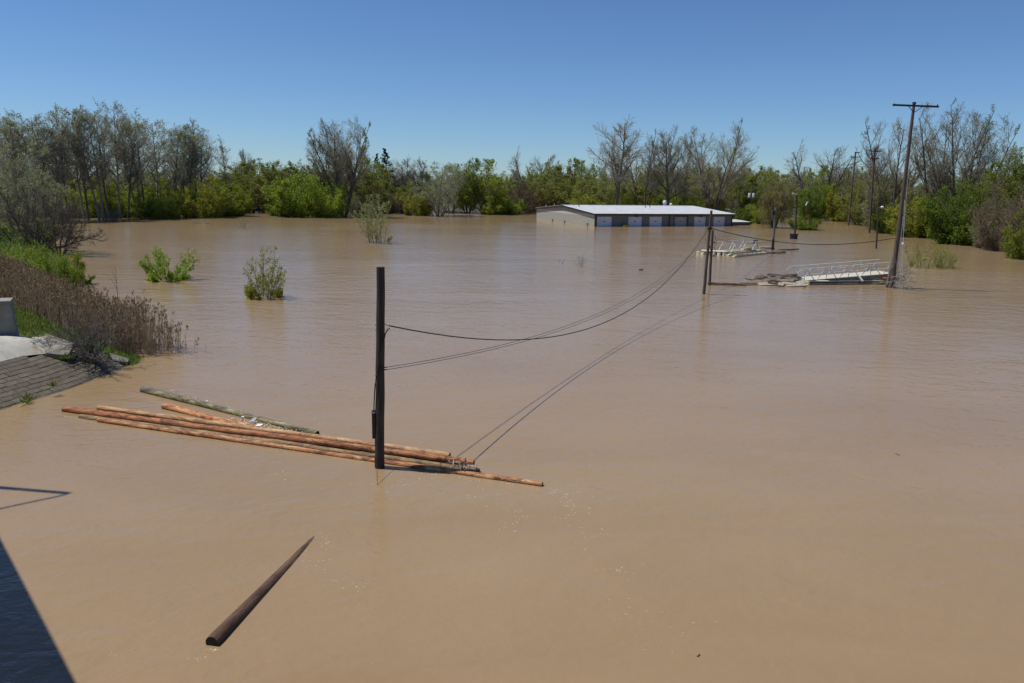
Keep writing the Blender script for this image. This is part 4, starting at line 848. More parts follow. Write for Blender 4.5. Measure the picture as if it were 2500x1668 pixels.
# loose sticks, straw and crumbs caught in the raft
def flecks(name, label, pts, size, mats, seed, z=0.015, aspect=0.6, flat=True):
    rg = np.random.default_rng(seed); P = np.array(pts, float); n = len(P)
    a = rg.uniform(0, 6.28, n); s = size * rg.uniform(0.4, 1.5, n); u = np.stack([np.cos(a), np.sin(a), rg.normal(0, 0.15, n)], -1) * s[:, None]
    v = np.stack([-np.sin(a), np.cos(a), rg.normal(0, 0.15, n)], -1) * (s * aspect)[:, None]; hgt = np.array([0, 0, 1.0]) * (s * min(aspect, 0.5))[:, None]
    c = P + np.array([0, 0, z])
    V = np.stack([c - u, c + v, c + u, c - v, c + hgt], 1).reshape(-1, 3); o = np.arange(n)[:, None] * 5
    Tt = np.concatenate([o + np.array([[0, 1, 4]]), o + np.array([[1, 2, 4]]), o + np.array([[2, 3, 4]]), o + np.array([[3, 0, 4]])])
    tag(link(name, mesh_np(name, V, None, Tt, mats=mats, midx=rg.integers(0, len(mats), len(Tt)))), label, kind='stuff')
def along(pa, pb, n, spread, seed):
    rg = np.random.default_rng(seed); a, b = G(*pa), G(*pb); t = rg.random(n)[:, None]
    P = a + (b - a) * t; P[:, :2] += rg.normal(0, spread, (n, 2)); return P
P = np.concatenate([along((560, 1022), (760, 1066), 150, 0.12, 1), along((640, 1050), (750, 1070), 90, 0.08, 2), along((420, 955), (770, 1066), 60, 0.05, 3)])
P[:, 2] += 0.03
flecks('straw_litter', 'straw, bark crumbs and bits of litter caught between the floating logs', P, 0.05, ['plank_wood', 'plank_dark', 'foam', 'plank_pale'], 4, aspect=0.3)
P = along((1105, 1140), (1165, 1150), 46, 0.1, 6); P[:, 2] += 0.12
flecks('straw_wad', 'wad of dead straw on the ends of the logs', P, 0.16, ['plank_pale', 'plank_dark'], 7, aspect=0.06)
# foam bubbles at the upstream sides of logs; open-water clumps are painted sun glints
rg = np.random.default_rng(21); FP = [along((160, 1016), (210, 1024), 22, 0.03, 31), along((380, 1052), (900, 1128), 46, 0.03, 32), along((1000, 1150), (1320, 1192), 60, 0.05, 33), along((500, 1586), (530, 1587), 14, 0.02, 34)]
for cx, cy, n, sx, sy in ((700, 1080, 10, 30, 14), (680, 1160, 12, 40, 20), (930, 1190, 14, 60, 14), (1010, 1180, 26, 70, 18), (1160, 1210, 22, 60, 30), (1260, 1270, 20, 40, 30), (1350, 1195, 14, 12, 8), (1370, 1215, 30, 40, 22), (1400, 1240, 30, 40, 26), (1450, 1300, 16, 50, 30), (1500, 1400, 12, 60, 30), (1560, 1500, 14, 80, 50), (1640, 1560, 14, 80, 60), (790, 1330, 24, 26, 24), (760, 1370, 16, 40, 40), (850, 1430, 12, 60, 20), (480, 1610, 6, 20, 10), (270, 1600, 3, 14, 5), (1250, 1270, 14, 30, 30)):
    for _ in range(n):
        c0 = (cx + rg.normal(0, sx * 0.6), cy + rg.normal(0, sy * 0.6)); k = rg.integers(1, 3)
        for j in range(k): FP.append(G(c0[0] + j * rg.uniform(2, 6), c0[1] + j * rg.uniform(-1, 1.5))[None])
flecks('foam_glint_specks', 'tiny white foam bubbles along the logs and painted sun glints in clumps on open water', np.concatenate(FP), 0.011, ['foam'], 8, z=0.002, aspect=0.5)

# ------------------------------------------------------------------ poles, cables
def pole(name, label, base, top, r0, r1, mat, cat='pole', depth=3.0, k=12, group=None, wob=0.01):
    b = G(*base); t = A(top[0], top[1], b[1]); d = t - b; o = thing(name, label, cat, tuple(b), 0, group)
    rg = np.random.default_rng(int(base[0])); n = 9; pts = [tuple(-d / d[2] * depth)]; rad = [r0 * 1.02]
    for i in range(n):
        f = i / (n - 1); pts.append(tuple(d * f + np.array([rg.normal(0, wob), 0, 0]) * (0 < i < n - 1))); rad.append(r0 + (r1 - r0) * f)
    link('shaft', MB().tube(pts, rad, k).mesh('shaft', [mat], True), o)
    return o, b, d
# near pole
np_, nb, nd = pole('utility_pole', 'dark weathered cut off utility pole standing through the log raft', (927, 1141), (929, 652), 0.138, 0.112, 'pole_dark')
for p in np_.children: p.data.materials[0] = MATS['pole_dark']
link('wet_foot', MB().tube([(0, 0, -0.2), (0, 0, 0.16), (0.0, 0, 0.34)], [0.1405, 0.1405, 0.139], 14).mesh('wet_foot', ['pole_wet'], True), np_)
def npt(z, dx, dy): return (nd[0] * z / nd[2] + dx, dy, z)
guard = MB().box((nd[0] * 0.24 - 0.165, -0.05, 1.3), (0.085, 0.09, 0.82)); link('riser_guard', guard.mesh('riser_guard', ['black_rubber']), np_)
link('guard_strap', MB().box((nd[0] * 0.24 - 0.165, -0.05, 1.66), (0.1, 0.1, 0.05)).mesh('guard_strap', ['steel']), np_)
cable = [npt(4.06, 0.26, -0.02), npt(4.02, 0.2, -0.06), npt(3.9, 0.15, -0.1), npt(3.7, 0.12, -0.125), npt(3.4, 0.06, -0.15), npt(3.0, -0.02, -0.15), npt(2.7, -0.08, -0.135), npt(2.4, -0.125, -0.1), npt(2.0, -0.15, -0.07), npt(1.72, -0.16, -0.05)]
link('drop_cable', MB().tube(cable, 0.016, 6).mesh('drop_cable', ['black_rubber'], True), np_)
for z, dx, s in ((5.1, -0.07, 0.03), (4.17, -0.1, 0.045), (4.02, -0.1, 0.03), (2.75, -0.1, 0.04), (2.55, -0.1, 0.04)):
    link('bolt', MB().box(npt(z, dx, -0.125), (s, 0.03, s * 0.8)).mesh('bolt', ['steel']), np_)
link('cable_hook', MB().tube([npt(4.17, 0.0, 0), npt(4.17, 0.16, -0.01), npt(4.12, 0.2, -0.02), npt(4.13, 0.24, -0.02)], 0.012, 6).mesh('cable_hook', ['steel']), np_)
link('wire_clamp', MB().box(npt(2.93, 0.06, -0.12), (0.16, 0.05, 0.1)).tube([npt(2.96, 0.1, -0.05), npt(2.96, 0.19, -0.03)], 0.016, 6).tube([npt(2.89, 0.1, -0.05), npt(2.89, 0.19, -0.03)], 0.016, 6).mesh('wire_clamp', ['black_rubber']), np_)
gw = G(922, 1196); link('guy_wire', MB().tube([(-0.06, -0.13, 1.0), tuple(gw - nb + np.array([0, 0, -0.3]))], 0.007, 5).mesh('guy_wire', ['wire']), np_)
# leaning pair
l1, l1b, l1d = pole('utility_pole', 'slim brown pole leaning beside a shorter post before the building', (1718, 718), (1737, 514), 0.125, 0.092, 'pole_brown')
l2, l2b, l2d = pole('utility_pole', 'shorter brown post standing close to the leaning pole', (1732, 697), (1740, 562), 0.115, 0.1, 'pole_brown')
f = (4.95 / l1d[2]); link('cable_bracket', MB().box(tuple(l1d * f), (0.3, 0.34, 0.16)).mesh('cable_bracket', ['black_rubber']), l1)
for z, s in ((3.55, 0.16), (3.2, 0.2), (2.75, 0.2), (2.45, 0.18)):
    link('insulator', MB().sphere(tuple(l2d * (z / l2d[2]) + np.array([0.2 * (1 if s < 0.19 else -1), -0.05, 0])), s * 0.45, 8, 5).mesh('insulator', ['black_rubber']), l2)
link('loose_wire', MB().tube([tuple(l2d * 0.9 + np.array([0.15, -0.1, 0])), tuple(l2d * 0.8 + np.array([0.34, -0.1, 0])), tuple(l2d * 0.7 + np.array([0.2, -0.1, 0])), tuple(l2d * 0.62 + np.array([0.3, -0.1, 0]))], 0.018, 5).mesh('loose_wire', ['wire']), l2)
def sag_cable(name, label, a, b, via, r, n=40, cat='cable'):
    a = np.array(a, float); b = np.array(b, float)
    ts = np.linspace(0.02, 0.98, 400); xs = np.array([proj(a + (b - a) * t)[0] for t in ts]); t = ts[np.argmin(np.abs(xs - via[0]))]
    p = a + (b - a) * t; z = A(via[0], via[1], p[1])[2]; sg = (p[2] - z) / (4 * t * (1 - t))
    pts = [tuple(a + (b - a) * u - np.array([0, 0, 4 * sg * u * (1 - u)]) - a) for u in np.linspace(0, 1, n)]
    o = link(name, MB().tube(pts, r, 6, True).mesh(name, ['wire'], True), loc=a); tag(o, label, cat); return o
c_a = np.array(npt(4.13, 0.25, -0.02)) + nb; c_b = l1b + l1d * f + np.array([-0.12, -0.1, 0])
sag_cable('power_cable', 'thick black cable sagging from the near pole to the leaning pole', c_a, c_b, (1290, 829), 0.021)
th = [np.array(npt(z, 0.19, -0.03)) + nb for z in (2.96, 2.89)]
sag_cable('thin_wire', 'upper of two thin wires running from the near pole to the leaning post', th[0], l2b + l2d * 0.93 + np.array([-0.15, 0, 0]), (1318, 818), 0.0085)
sag_cable('thin_wire', 'lower of two thin wires running from the near pole to the leaning post', th[1], l2b + l2d * 0.84 + np.array([-0.15, 0, 0]), (1318, 823), 0.0085)
# tall pole with crossarm
tp_, tb, td = pole('utility_pole', 'tall utility pole with a wide bare crossarm behind the gangway', (2177, 703), (2232, 252), 0.205, 0.105, 'pole_brown')
u = td / np.linalg.norm(td); ac = td * (1 - 0.22 / td[2]) + np.array([0.06, -0.16, 0]); al = 1.82
link('crossarm', MB().box(tuple(ac), (al * 2, 0.13, 0.14), Matrix.Rotation(R(1.2), 3, 'Y')).mesh('crossarm', ['pole_dark']), tp_)
for s in (-1, 1):
    link('brace', MB().tube([tuple(ac + np.array([s * 0.55, 0.0, -0.05])), tuple(td * (1 - 0.72 / td[2]) + np.array([0.02 * s, -0.14, 0]))], 0.03, 6).mesh('brace', ['pole_dark']), tp_)
    link('insulator_pin', MB().tube([tuple(ac + np.array([s * 1.72, 0, -0.05])), tuple(ac + np.array([s * 1.72, 0, 0.16]))], [0.05, 0.035], 8).mesh('insulator_pin', ['pole_dark']), tp_)
link('pole_cap', MB().tube([tuple(td * 0.996), tuple(td * 0.996 + np.array([0, 0, 0.14]))], [0.15, 0.14], 10).mesh('pole_cap', ['pole_dark']), tp_)
link('support_stub', MB().tube([(-0.36, 0.25, -3), (-0.3, 0.25, 0), (0.2, 0.22, 4.75)], [0.13, 0.13, 0.115], 10).mesh('support_stub', ['pole_grey'], True), tp_)
link('ground_conduit', MB().tube([(0.24, -0.14, 1.0), tuple(td * 0.4 + np.array([0.16, -0.12, 0]))], 0.03, 6).mesh('ground_conduit', ['aluminium']), tp_)
for dx, gx_, gy_, fz in ((0.25, 2193, 742, 0.72), (0.6, 2203, 716, 0.5)):
    e = G(gx_, gy_) - tb; s0 = td * fz + np.array([0.1, -0.1, 0])
    link('guy_wire', MB().tube([tuple(s0), tuple(e + np.array([0, 0, -0.4]))], 0.013, 5).mesh('guy_wire', ['steel']), tp_)
    q = s0 + (e - s0) * (0.62 if dx < 0.5 else 0.5); link('guy_insulator', MB().sphere(tuple(q), 0.085, 8, 6, (1, 1, 1.3)).mesh('guy_insulator', ['white_paint'], True), tp_)
c_e = tb + td * (4.15 / td[2]) + np.array([-0.25, -0.1, 0])
sag_cable('power_cable', 'thick black cable sagging from the leaning pole to the crossarm pole', l1b + l1d * f + np.array([0.15, -0.05, 0]), c_e, (1990, 597), 0.03)
sag_cable('thin_wire', 'thin wire drooping low from the leaning post past the far dock', l2b + l2d * 0.86 + np.array([0.15, 0, 0]), A(1888, 588, 96), (1790, 591), 0.016)
# vine tangle on the tall pole
rg = np.random.default_rng(15); n = 40
st = np.c_[rg.normal(0.25, 0.25, n), rg.normal(-0.1, 0.25, n), rg.uniform(0, 1.2, n)]; di = np.c_[rg.normal(0.7, 0.6, n), rg.normal(-0.1, 0.5, n), rg.normal(0.15, 0.55, n)]
L = rg.uniform(0.8, 2.6, n); P = grow(st, di, L, 8, 0.28, -0.05, rg); P2s, d2, l2, _ = children(P, L, 5, 0.2, 1, 45, 15, 0.4, 0.3, rg)
V, Q, M = join([(*tubes_np(P, np.full(n, 0.02), np.full(n, 0.01), 4), 0), (*tubes_np(grow(P2s, d2, l2, 4, 0.25, 0, rg), np.full(len(l2), 0.011), np.full(len(l2), 0.007), 3), 0)])
tag(link('vine_tangle', mesh_np('vine_tangle', V, Q, mats=['twig_grey']), loc=tb), 'tangle of bare vines hanging off the foot of the crossarm pole', 'vine')
# farther poles
def arms(o, d, specs, mat='pole_dark'):
    for fz, half, dx in specs:
        c = d * fz + np.array([dx, -0.2, 0]); link('crossarm', MB().box(tuple(c), (half * 2, 0.14, 0.16)).mesh('crossarm', [mat]), o)
        for s in (-1, 1):
            link('brace', MB().tube([tuple(c + np.array([s * half * 0.45, 0, 0])), tuple(c + np.array([0, 0, -0.75]))], 0.04, 5).mesh('brace', [mat]), o)
            link('insulator_pin', MB().tube([tuple(c + np.array([s * half * 0.85, 0, 0.08])), tuple(c + np.array([s * half * 0.85, 0, 0.34]))], 0.07, 6).mesh('insulator_pin', [mat]), o)
p3, b3, d3 = pole('utility_pole', 'distant utility pole with crossarm near its top at the channel bend', (2122, 569), (2136, 362), 0.2, 0.13, 'pole_brown')
arms(p3, d3, ((0.965, 1.2, 0), (0.9 - 0.02, 0.7, 0)))
p2, b2, d2_ = pole('utility_pole', 'farthest utility pole with small crossarm at the channel bend', (2071, 551), (2089, 371), 0.2, 0.14, 'pole_brown')
arms(p2, d2_, ((0.93, 1.1, 0),)); link('top_bracket', MB().box(tuple(d2_ * 0.99 + np.array([0.35, -0.1, 0])), (1.1, 0.16, 0.2)).mesh('top_bracket', ['pole_dark']), p2)
pt_, bt_, dt_ = pole('transformer_pole', 'slim grey pole carrying two round transformers behind the annex', (1831, 535), (1836, 448), 0.13, 0.1, 'pole_grey')
for s in (-1, 1):
    c = dt_ * 0.67 + np.array([s * 0.52, -0.1, 0]); tr = link('transformer', MB().tube([tuple(c + np.array([0, 0, -0.55])), tuple(c + np.array([0, 0, 0.45])), tuple(c + np.array([0, 0, 0.55]))], [0.33, 0.33, 0.2], 12).mesh('transformer', ['transformer_grey'], True), pt_)
    link('bushing', MB().tube([tuple(c + np.array([0, 0, 0.55])), tuple(c + np.array([0, 0, 0.8]))], 0.07, 6).mesh('bushing', ['pole_dark']), tr)
po, bo, do = pole('post', 'wooden post with a small black box standing at the far dock', (1886, 611), (1894, 507), 0.16, 0.135, 'pole_grey')
link('junction_box', MB().box(tuple(do * 0.88 + np.array([-0.3, -0.1, 0])), (0.3, 0.3, 0.55)).mesh('junction_box', ['black_rubber']), po)
link('wet_foot', MB().tube([(0, 0, -0.5), tuple(do * 0.12), tuple(do * 0.26)], [0.166, 0.166, 0.16], 12).mesh('wet_foot', ['pole_wet'], True), po)
po, bo, do = pole('lamp_post', 'tall dark lamp post with a black bin strapped at its foot', (1940, 584), (1946, 474), 0.15, 0.12, 'pole_dark')
link('lamp_head', MB().box(tuple(do + np.array([-0.35, -0.05, 0.02])), (0.75, 0.3, 0.2), Matrix.Rotation(R(12), 3, 'Y')).mesh('lamp_head', ['transformer_grey']), po)
bn_ = thing('litter_bin', 'black bin floating around the foot of the lamp post', 'bin', tuple(bo + np.array([-0.05, 0.35, 0])))
link('bin_body', MB().tube([(0, 0, -0.4), (0, 0, 0.75)], [0.55, 0.62], 14).mesh('bin_body', ['black_rubber'], True), bn_)
link('bin_rim', MB().tube([(0, 0, 0.7), (0, 0, 0.84)], [0.69, 0.69], 14).mesh('bin_rim', ['slot_dark'], True), bn_)
po, bo, do = pole('lamp_post', 'small lamp post with a white dome lamp before the dark green bush', (2139, 607), (2145, 504), 0.11, 0.09, 'pole_dark')
link('lamp_arm', MB().tube([tuple(do * 0.97), tuple(do * 0.97 + np.array([0.45, 0, 0.06]))], 0.04, 6).mesh('lamp_arm', ['steel']), po)
link('lamp_dome', MB().sphere(tuple(do * 0.98 + np.array([0.5, 0, 0.02])), 0.22, 10, 6, (1, 1, 0.75)).mesh('lamp_dome', ['white_paint'], True), po)
po, bo, do = pole('lamp_post', 'rusty post with a bent lamp rising out of a small bush', (1977, 562), (1975, 495), 0.12, 0.1, 'rust')
link('lamp_head', MB().tube([tuple(do), tuple(do + np.array([-0.3, 0, 0.12])), tuple(do + np.array([-0.55, 0, -0.55]))], [0.06, 0.1, 0.16], 8).mesh('lamp_head', ['transformer_grey'], True), po)
po, bo, do = pole('lamp_post', 'thin lamp pole sticking up behind the end of the white roof', (1783, 548), (1782, 482), 0.07, 0.06, 'pole_grey')
link('lamp_arm', MB().tube([tuple(do * 0.55), tuple(do * 0.55 + np.array([-1.0, 0, 0.1]))], 0.06, 6).mesh('lamp_arm', ['transformer_grey']), po)
# ------------------------------------------------------------------ flooded building
TH = R(20.0); BF = G(1452, 553.5); bu = np.array([math.cos(TH), math.sin(TH), 0]); bv = np.array([-math.sin(TH), math.cos(TH), 0])
def solve(fn, target, lo, hi):
    inc = fn(hi) > fn(lo)
    for _ in range(60):
        m = (lo + hi) / 2
        if (fn(m) < target) == inc: lo = m
        else: hi = m
    return lo
def lx(px, y=0.0): return solve(lambda t: proj(BF + bu * t + bv * y)[0], px, -5, 80)
BLf = lx(1786); BLd = solve(lambda t: proj(BF + bv * t)[0], 1310, 0, 60)
EZ = solve(lambda z: proj(BF + np.array([0, 0, z]))[1], 521.5, 0, 9); RZ = solve(lambda z: proj(BF + bv * BLd / 2 + np.array([0, 0, z]))[1], 501, 0, 12)
bd_ = thing('warehouse', 'low flooded block building with white ribbed metal roof and roller doors', 'building', tuple(BF), TH)
def part(name, mb, mats, parent=bd_, smooth=False): return link(name, mb.mesh(name, mats, smooth), parent)
BOT = -2.5; mid = BLd / 2
gz = lambda y: EZ + (RZ - EZ) * (1 - abs(y - mid) / mid)
def gable(x0, x1, z0, inset=0.0, zcap=None):
    ys = [inset, mid, BLd - inset]; P0 = [(x0, ys[0], z0), (x0, ys[2], z0), (x0, ys[2], gz(ys[2]) - 0.05), (x0, mid, RZ - 0.05), (x0, ys[0], gz(ys[0]) - 0.05)]
    P1 = [(x1, p[1], p[2]) for p in P0]; m = MB(); m.add(P0 + P1, [(0, 1, 2, 3, 4), (9, 8, 7, 6, 5)] + [(i, 5 + i, 5 + (i + 1) % 5, (i + 1) % 5) for i in range(5)]); return m
part('gable_wall', gable(0.0, 0.3, BOT), ['split_block'])
part('gable_wall', gable(BLf - 0.3, BLf, BOT), ['split_block'])
part('wall_band', MB().box((-0.004, BLd / 2, EZ - 0.42), (0.03, BLd - 0.06, 0.5)), ['smooth_block'])
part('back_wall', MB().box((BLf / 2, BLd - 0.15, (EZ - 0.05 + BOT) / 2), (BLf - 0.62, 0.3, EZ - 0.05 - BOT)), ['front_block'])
doors = [(1457, 1494, 0), (1533.5, 1567.5, 0), (1585, 1616.5, 0), (1646, 1677, 1), (1694, 1723, 0), (1741, 1769.5, 0)]
DZ = solve(lambda z: proj(BF + bu * 8 + np.array([0, 0, z]))[1], 529.3, 0, 9)
xs = [0.302]
for a, b, _ in doors: xs += [lx(a), lx(b)]
xs.append(BLf - 0.302)
for i in range(0, len(xs), 2):
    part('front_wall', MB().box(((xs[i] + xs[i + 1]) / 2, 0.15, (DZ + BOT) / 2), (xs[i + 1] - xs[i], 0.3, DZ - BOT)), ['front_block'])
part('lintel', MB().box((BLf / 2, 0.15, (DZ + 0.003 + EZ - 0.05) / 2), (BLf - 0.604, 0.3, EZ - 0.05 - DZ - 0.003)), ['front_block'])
for a, b, dk in doors:
    x0, x1 = lx(a), lx(b); dm = 'door_grey' if dk else 'door_white'; D_ = link('roller_door', MB().box(((x0 + x1) / 2, 0.22, (DZ + BOT) / 2), (x1 - x0 - 0.01, 0.04, DZ - BOT - 0.02)).mesh('roller_door', [dm]), bd_)
    nz = 4; hh = 0.62
    for k in range(nz):
        z1 = DZ - 0.05 - k * hh; link('panel', MB().box(((x0 + x1) / 2, 0.187, z1 - hh / 2), (x1 - x0 - 0.08, 0.024, hh - 0.035)).mesh('panel', [dm]), D_)
    link('handle_slot', MB().box(((x0 + x1) / 2, 0.168, DZ - 0.05 - hh * 1.42), (0.5, 0.02, 0.14)).mesh('handle_slot', ['slot_dark']), D_)
    if dk:
        for s, w_ in ((x0 - 0.09, 0.18), (x1 + 0.09, 0.18)): link('door_frame', MB().box((s, -0.012, (DZ + BOT) / 2), (w_, 0.03, DZ - BOT)).mesh('door_frame', ['brown_trim']), D_)
        link('door_frame', MB().box(((x0 + x1) / 2, -0.012, DZ + 0.1), (x1 - x0 + 0.36, 0.03, 0.2)).mesh('door_frame', ['brown_trim']), D_)
def roof_slope(sign):
    y0, y1 = (-0.45, mid) if sign < 0 else (BLd + 0.45, mid); z0 = gz(0) - (RZ - EZ) / mid * 0.45
    pts = []; x = -0.35; step = 0.3
    while x < BLf + 0.35:
        pts += [(x, 0), (x + 0.19, 0), (x + 0.21, 0.05), (x + 0.28, 0.05)]; x += step
    V = []; 
    for px_, dz in pts: V += [(px_, y0, z0 + dz + 0.02), (px_, y1, RZ + dz + 0.02)]
    F = [(2 * i, 2 * i + 2, 2 * i + 3, 2 * i + 1) for i in range(len(pts) - 1)]
    m = MB(); m.add(V, F); n0 = len(m.V); xa, xb = pts[0][0], pts[-1][0]
    m.add([(xa, y0, z0 - 0.06), (xb, y0, z0 - 0.06), (xb, y1, RZ - 0.06), (xa, y1, RZ - 0.06)], [(0, 1, 2, 3)])
    return m, z0, y0, xa, xb
m, z0, y0, xa, xb = roof_slope(-1); rf = part('roof', m, ['roof_metal'])
m2, *_ = roof_slope(1); rf2 = part('roof', m2, ['roof_metal'])
link('ridge_cap', MB().box(((xa + xb) / 2, mid, RZ + 0.08), (xb - xa, 0.5, 0.05)).mesh('ridge_cap', ['roof_metal']), rf)
link('eave_fascia', MB().box(((xa + xb) / 2, y0 + 0.06, z0 - 0.13), (xb - xa, 0.1, 0.26)).mesh('eave_fascia', ['brown_trim']), rf)
for x_ in (xa + 0.05, xb - 0.05):
    for sgn, rr in ((-1, rf), (1, rf2)):
        yy = y0 + 0.12 if sgn < 0 else BLd - y0 - 0.12
        a = np.array([x_, yy, z0 - 0.02 + 0.03]); b = np.array([x_, mid, RZ - 0.03])
        P = [a + np.array([-0.06, 0, -0.3]), b + np.array([-0.06, 0, -0.3]), b + np.array([0.06, 0, -0.3]), a + np.array([0.06, 0, -0.3])]
        link('rake_fascia', MB().hexa([tuple(p) for p in P] + [tuple(p + np.array([0, 0, 0.28])) for p in P]).mesh('rake_fascia', ['brown_trim']), rr)
for px_ in (1452.8, 1633, 1785):
    part('downspout', MB().box((lx(px_), -0.07, (EZ - 0.3 + BOT) / 2), (0.34 if px_ < 1500 else 0.22, 0.14, EZ - 0.3 - BOT)), ['brown_trim'])
def on_roof(px_, py_):                       # place on the front slope seen at that pixel
    best = None
    for x_ in np.linspace(0, BLf, 160):
        for y_ in np.linspace(0.2, mid - 0.05, 30):
            p = BF + bu * x_ + bv * y_ + np.array([0, 0, gz(y_)]); q_ = proj(p); e = abs(q_[0] - px_) + abs(q_[1] - py_)
            if best is None or e < best[0]: best = (e, x_, y_)
    return best[1], best[2], gz(best[2])
for px_, py_ in ((1413, 507), (1575, 508), (1586, 508)):
    x_, y_, z_ = on_roof(px_, py_); link('vent_pipe', MB().tube([(x_, y_, z_ - 0.1), (x_, y_, z_ + 0.62)], 0.09, 8).mesh('vent_pipe', ['pole_grey'], True), rf)
    link('pipe_flashing', MB().tube([(x_, y_, z_ + 0.0), (x_, y_, z_ + 0.12)], [0.22, 0.1], 8).mesh('pipe_flashing', ['steel'], True), rf)
xv = lx(1667) + mid * 0.36; link('turbine_vent', MB().tube([(xv, mid + 1.2, gz(mid + 1.2)), (xv, mid + 1.2, RZ + 0.55), (xv, mid + 1.2, RZ + 0.56), (xv, mid + 1.2, RZ + 0.8), (xv, mid + 1.2, RZ + 0.81), (xv, mid + 1.2, RZ + 1.15), (xv, mid + 1.2, RZ + 1.25)], [0.35, 0.35, 0.52, 0.52, 0.36, 0.42, 0.28], 14).mesh('turbine_vent', ['transformer_grey'], True), rf2)
xv = lx(1680) + mid * 0.36; link('round_vent', MB().sphere((xv, mid + 0.6, RZ + 0.3), 0.32, 10, 6).mesh('round_vent', ['white_paint'], True), rf2)
for px_, py_ in ((1333, 502), (1353, 500)):
    yv = solve(lambda t: proj(BF + bu * 1.0 + bv * t + np.array([0, 0, gz(t)]))[0], px_, 0, BLd); link('vent_pipe', MB().tube([(1.0, yv, gz(yv) - 0.1), (1.0, yv, gz(yv) + 0.7)], 0.07, 8).mesh('vent_pipe', ['transformer_grey'], True), rf2)
for px_ in (1552, 1710):
    x_ = lx(px_); L_ = link('wall_lamp', MB().box((x_, -0.12, EZ - 0.55), (0.4, 0.24, 0.2)).mesh('wall_lamp', ['slot_dark']), bd_)
    link('lamp_bracket', MB().tube([(x_ - 0.15, -0.02, EZ - 0.35), (x_ - 0.1, -0.3, EZ - 0.33), (x_, -0.34, EZ - 0.5)], 0.04, 6).mesh('lamp_bracket', ['slot_dark']), L_)
x_ = lx(1522); yb_ = thing('yellow_bin', 'dull yellow bin top sticking out of the water at the front wall', 'bin', tuple(BF + bu * x_ - bv * 0.8), TH)
link('bin_body', MB().box((0, 0, -0.2), (1.0, 0.8, 1.2)).mesh('bin_body', ['yellow_paint']), yb_)
link('bin_lid', MB().box((0, 0, 0.46), (1.08, 0.88, 0.1)).mesh('bin_lid', ['slot_dark']), yb_)
for px_, lb in ((1348.5, 'teal meter bracket at the gable wall farthest from the front corner'), (1378, 'teal meter bracket midway along the gable wall'), (1434, 'pair of teal meter posts near the front corner')):
    y_ = solve(lambda t: proj(BF + bv * t - bu * 0.3)[0], px_, 0, BLd); o = thing('meter_post', lb, 'meter', tuple(BF + bv * y_ - bu * 0.3), TH)
    for s in (-0.14, 0.14): link('post', MB().tube([(0, s * 1.4, -1), (0, s * 1.4, 0.55 if px_ > 1400 else 0.42)], 0.075, 7).mesh('post', ['teal_paint'], True), o)
    link('crossbar', MB().box((0, 0, 0.4), (0.1, 0.5, 0.1)).mesh('crossbar', ['teal_paint']), o)
# low annex at the far end
ax0 = BLf + 0.05; ax1 = lx(1830, 3.0); an = thing('annex', 'low lean-to annex with white sloping roof beside the building', 'building', tuple(BF), TH)
AZ = solve(lambda z: proj(BF + bu * ax1 + bv * 3 + np.array([0, 0, z]))[1], 542.5, 0, 9)
link('annex_wall', MB().box(((ax0 + ax1) / 2, 6.0, (AZ - 0.1 + BOT) / 2), (ax1 - ax0, 6.0, AZ - 0.1 - BOT)).mesh('annex_wall', ['front_block']), an)
P = [(ax0, 2.7, AZ - 0.02), (ax1 + 0.2, 2.7, AZ - 0.02), (ax1 + 0.2, 9.3, AZ + 0.35), (ax0, 9.3, AZ + 0.35)]
link('annex_roof', MB().hexa(P + [(p[0], p[1], p[2] + 0.07) for p in P]).mesh('annex_roof', ['roof_metal']), an)
link('annex_fascia', MB().box(((ax0 + ax1) / 2 + 0.1, 2.66, AZ - 0.02), (ax1 - ax0 + 0.2, 0.06, 0.14)).mesh('annex_fascia', ['brown_trim']), an)
link('corner_trim', MB().box((ax1 - 0.05, 2.97, (AZ - 0.1 + BOT) / 2), (0.2, 0.08, AZ - 0.1 - BOT)).mesh('corner_trim', ['brown_trim']), an)

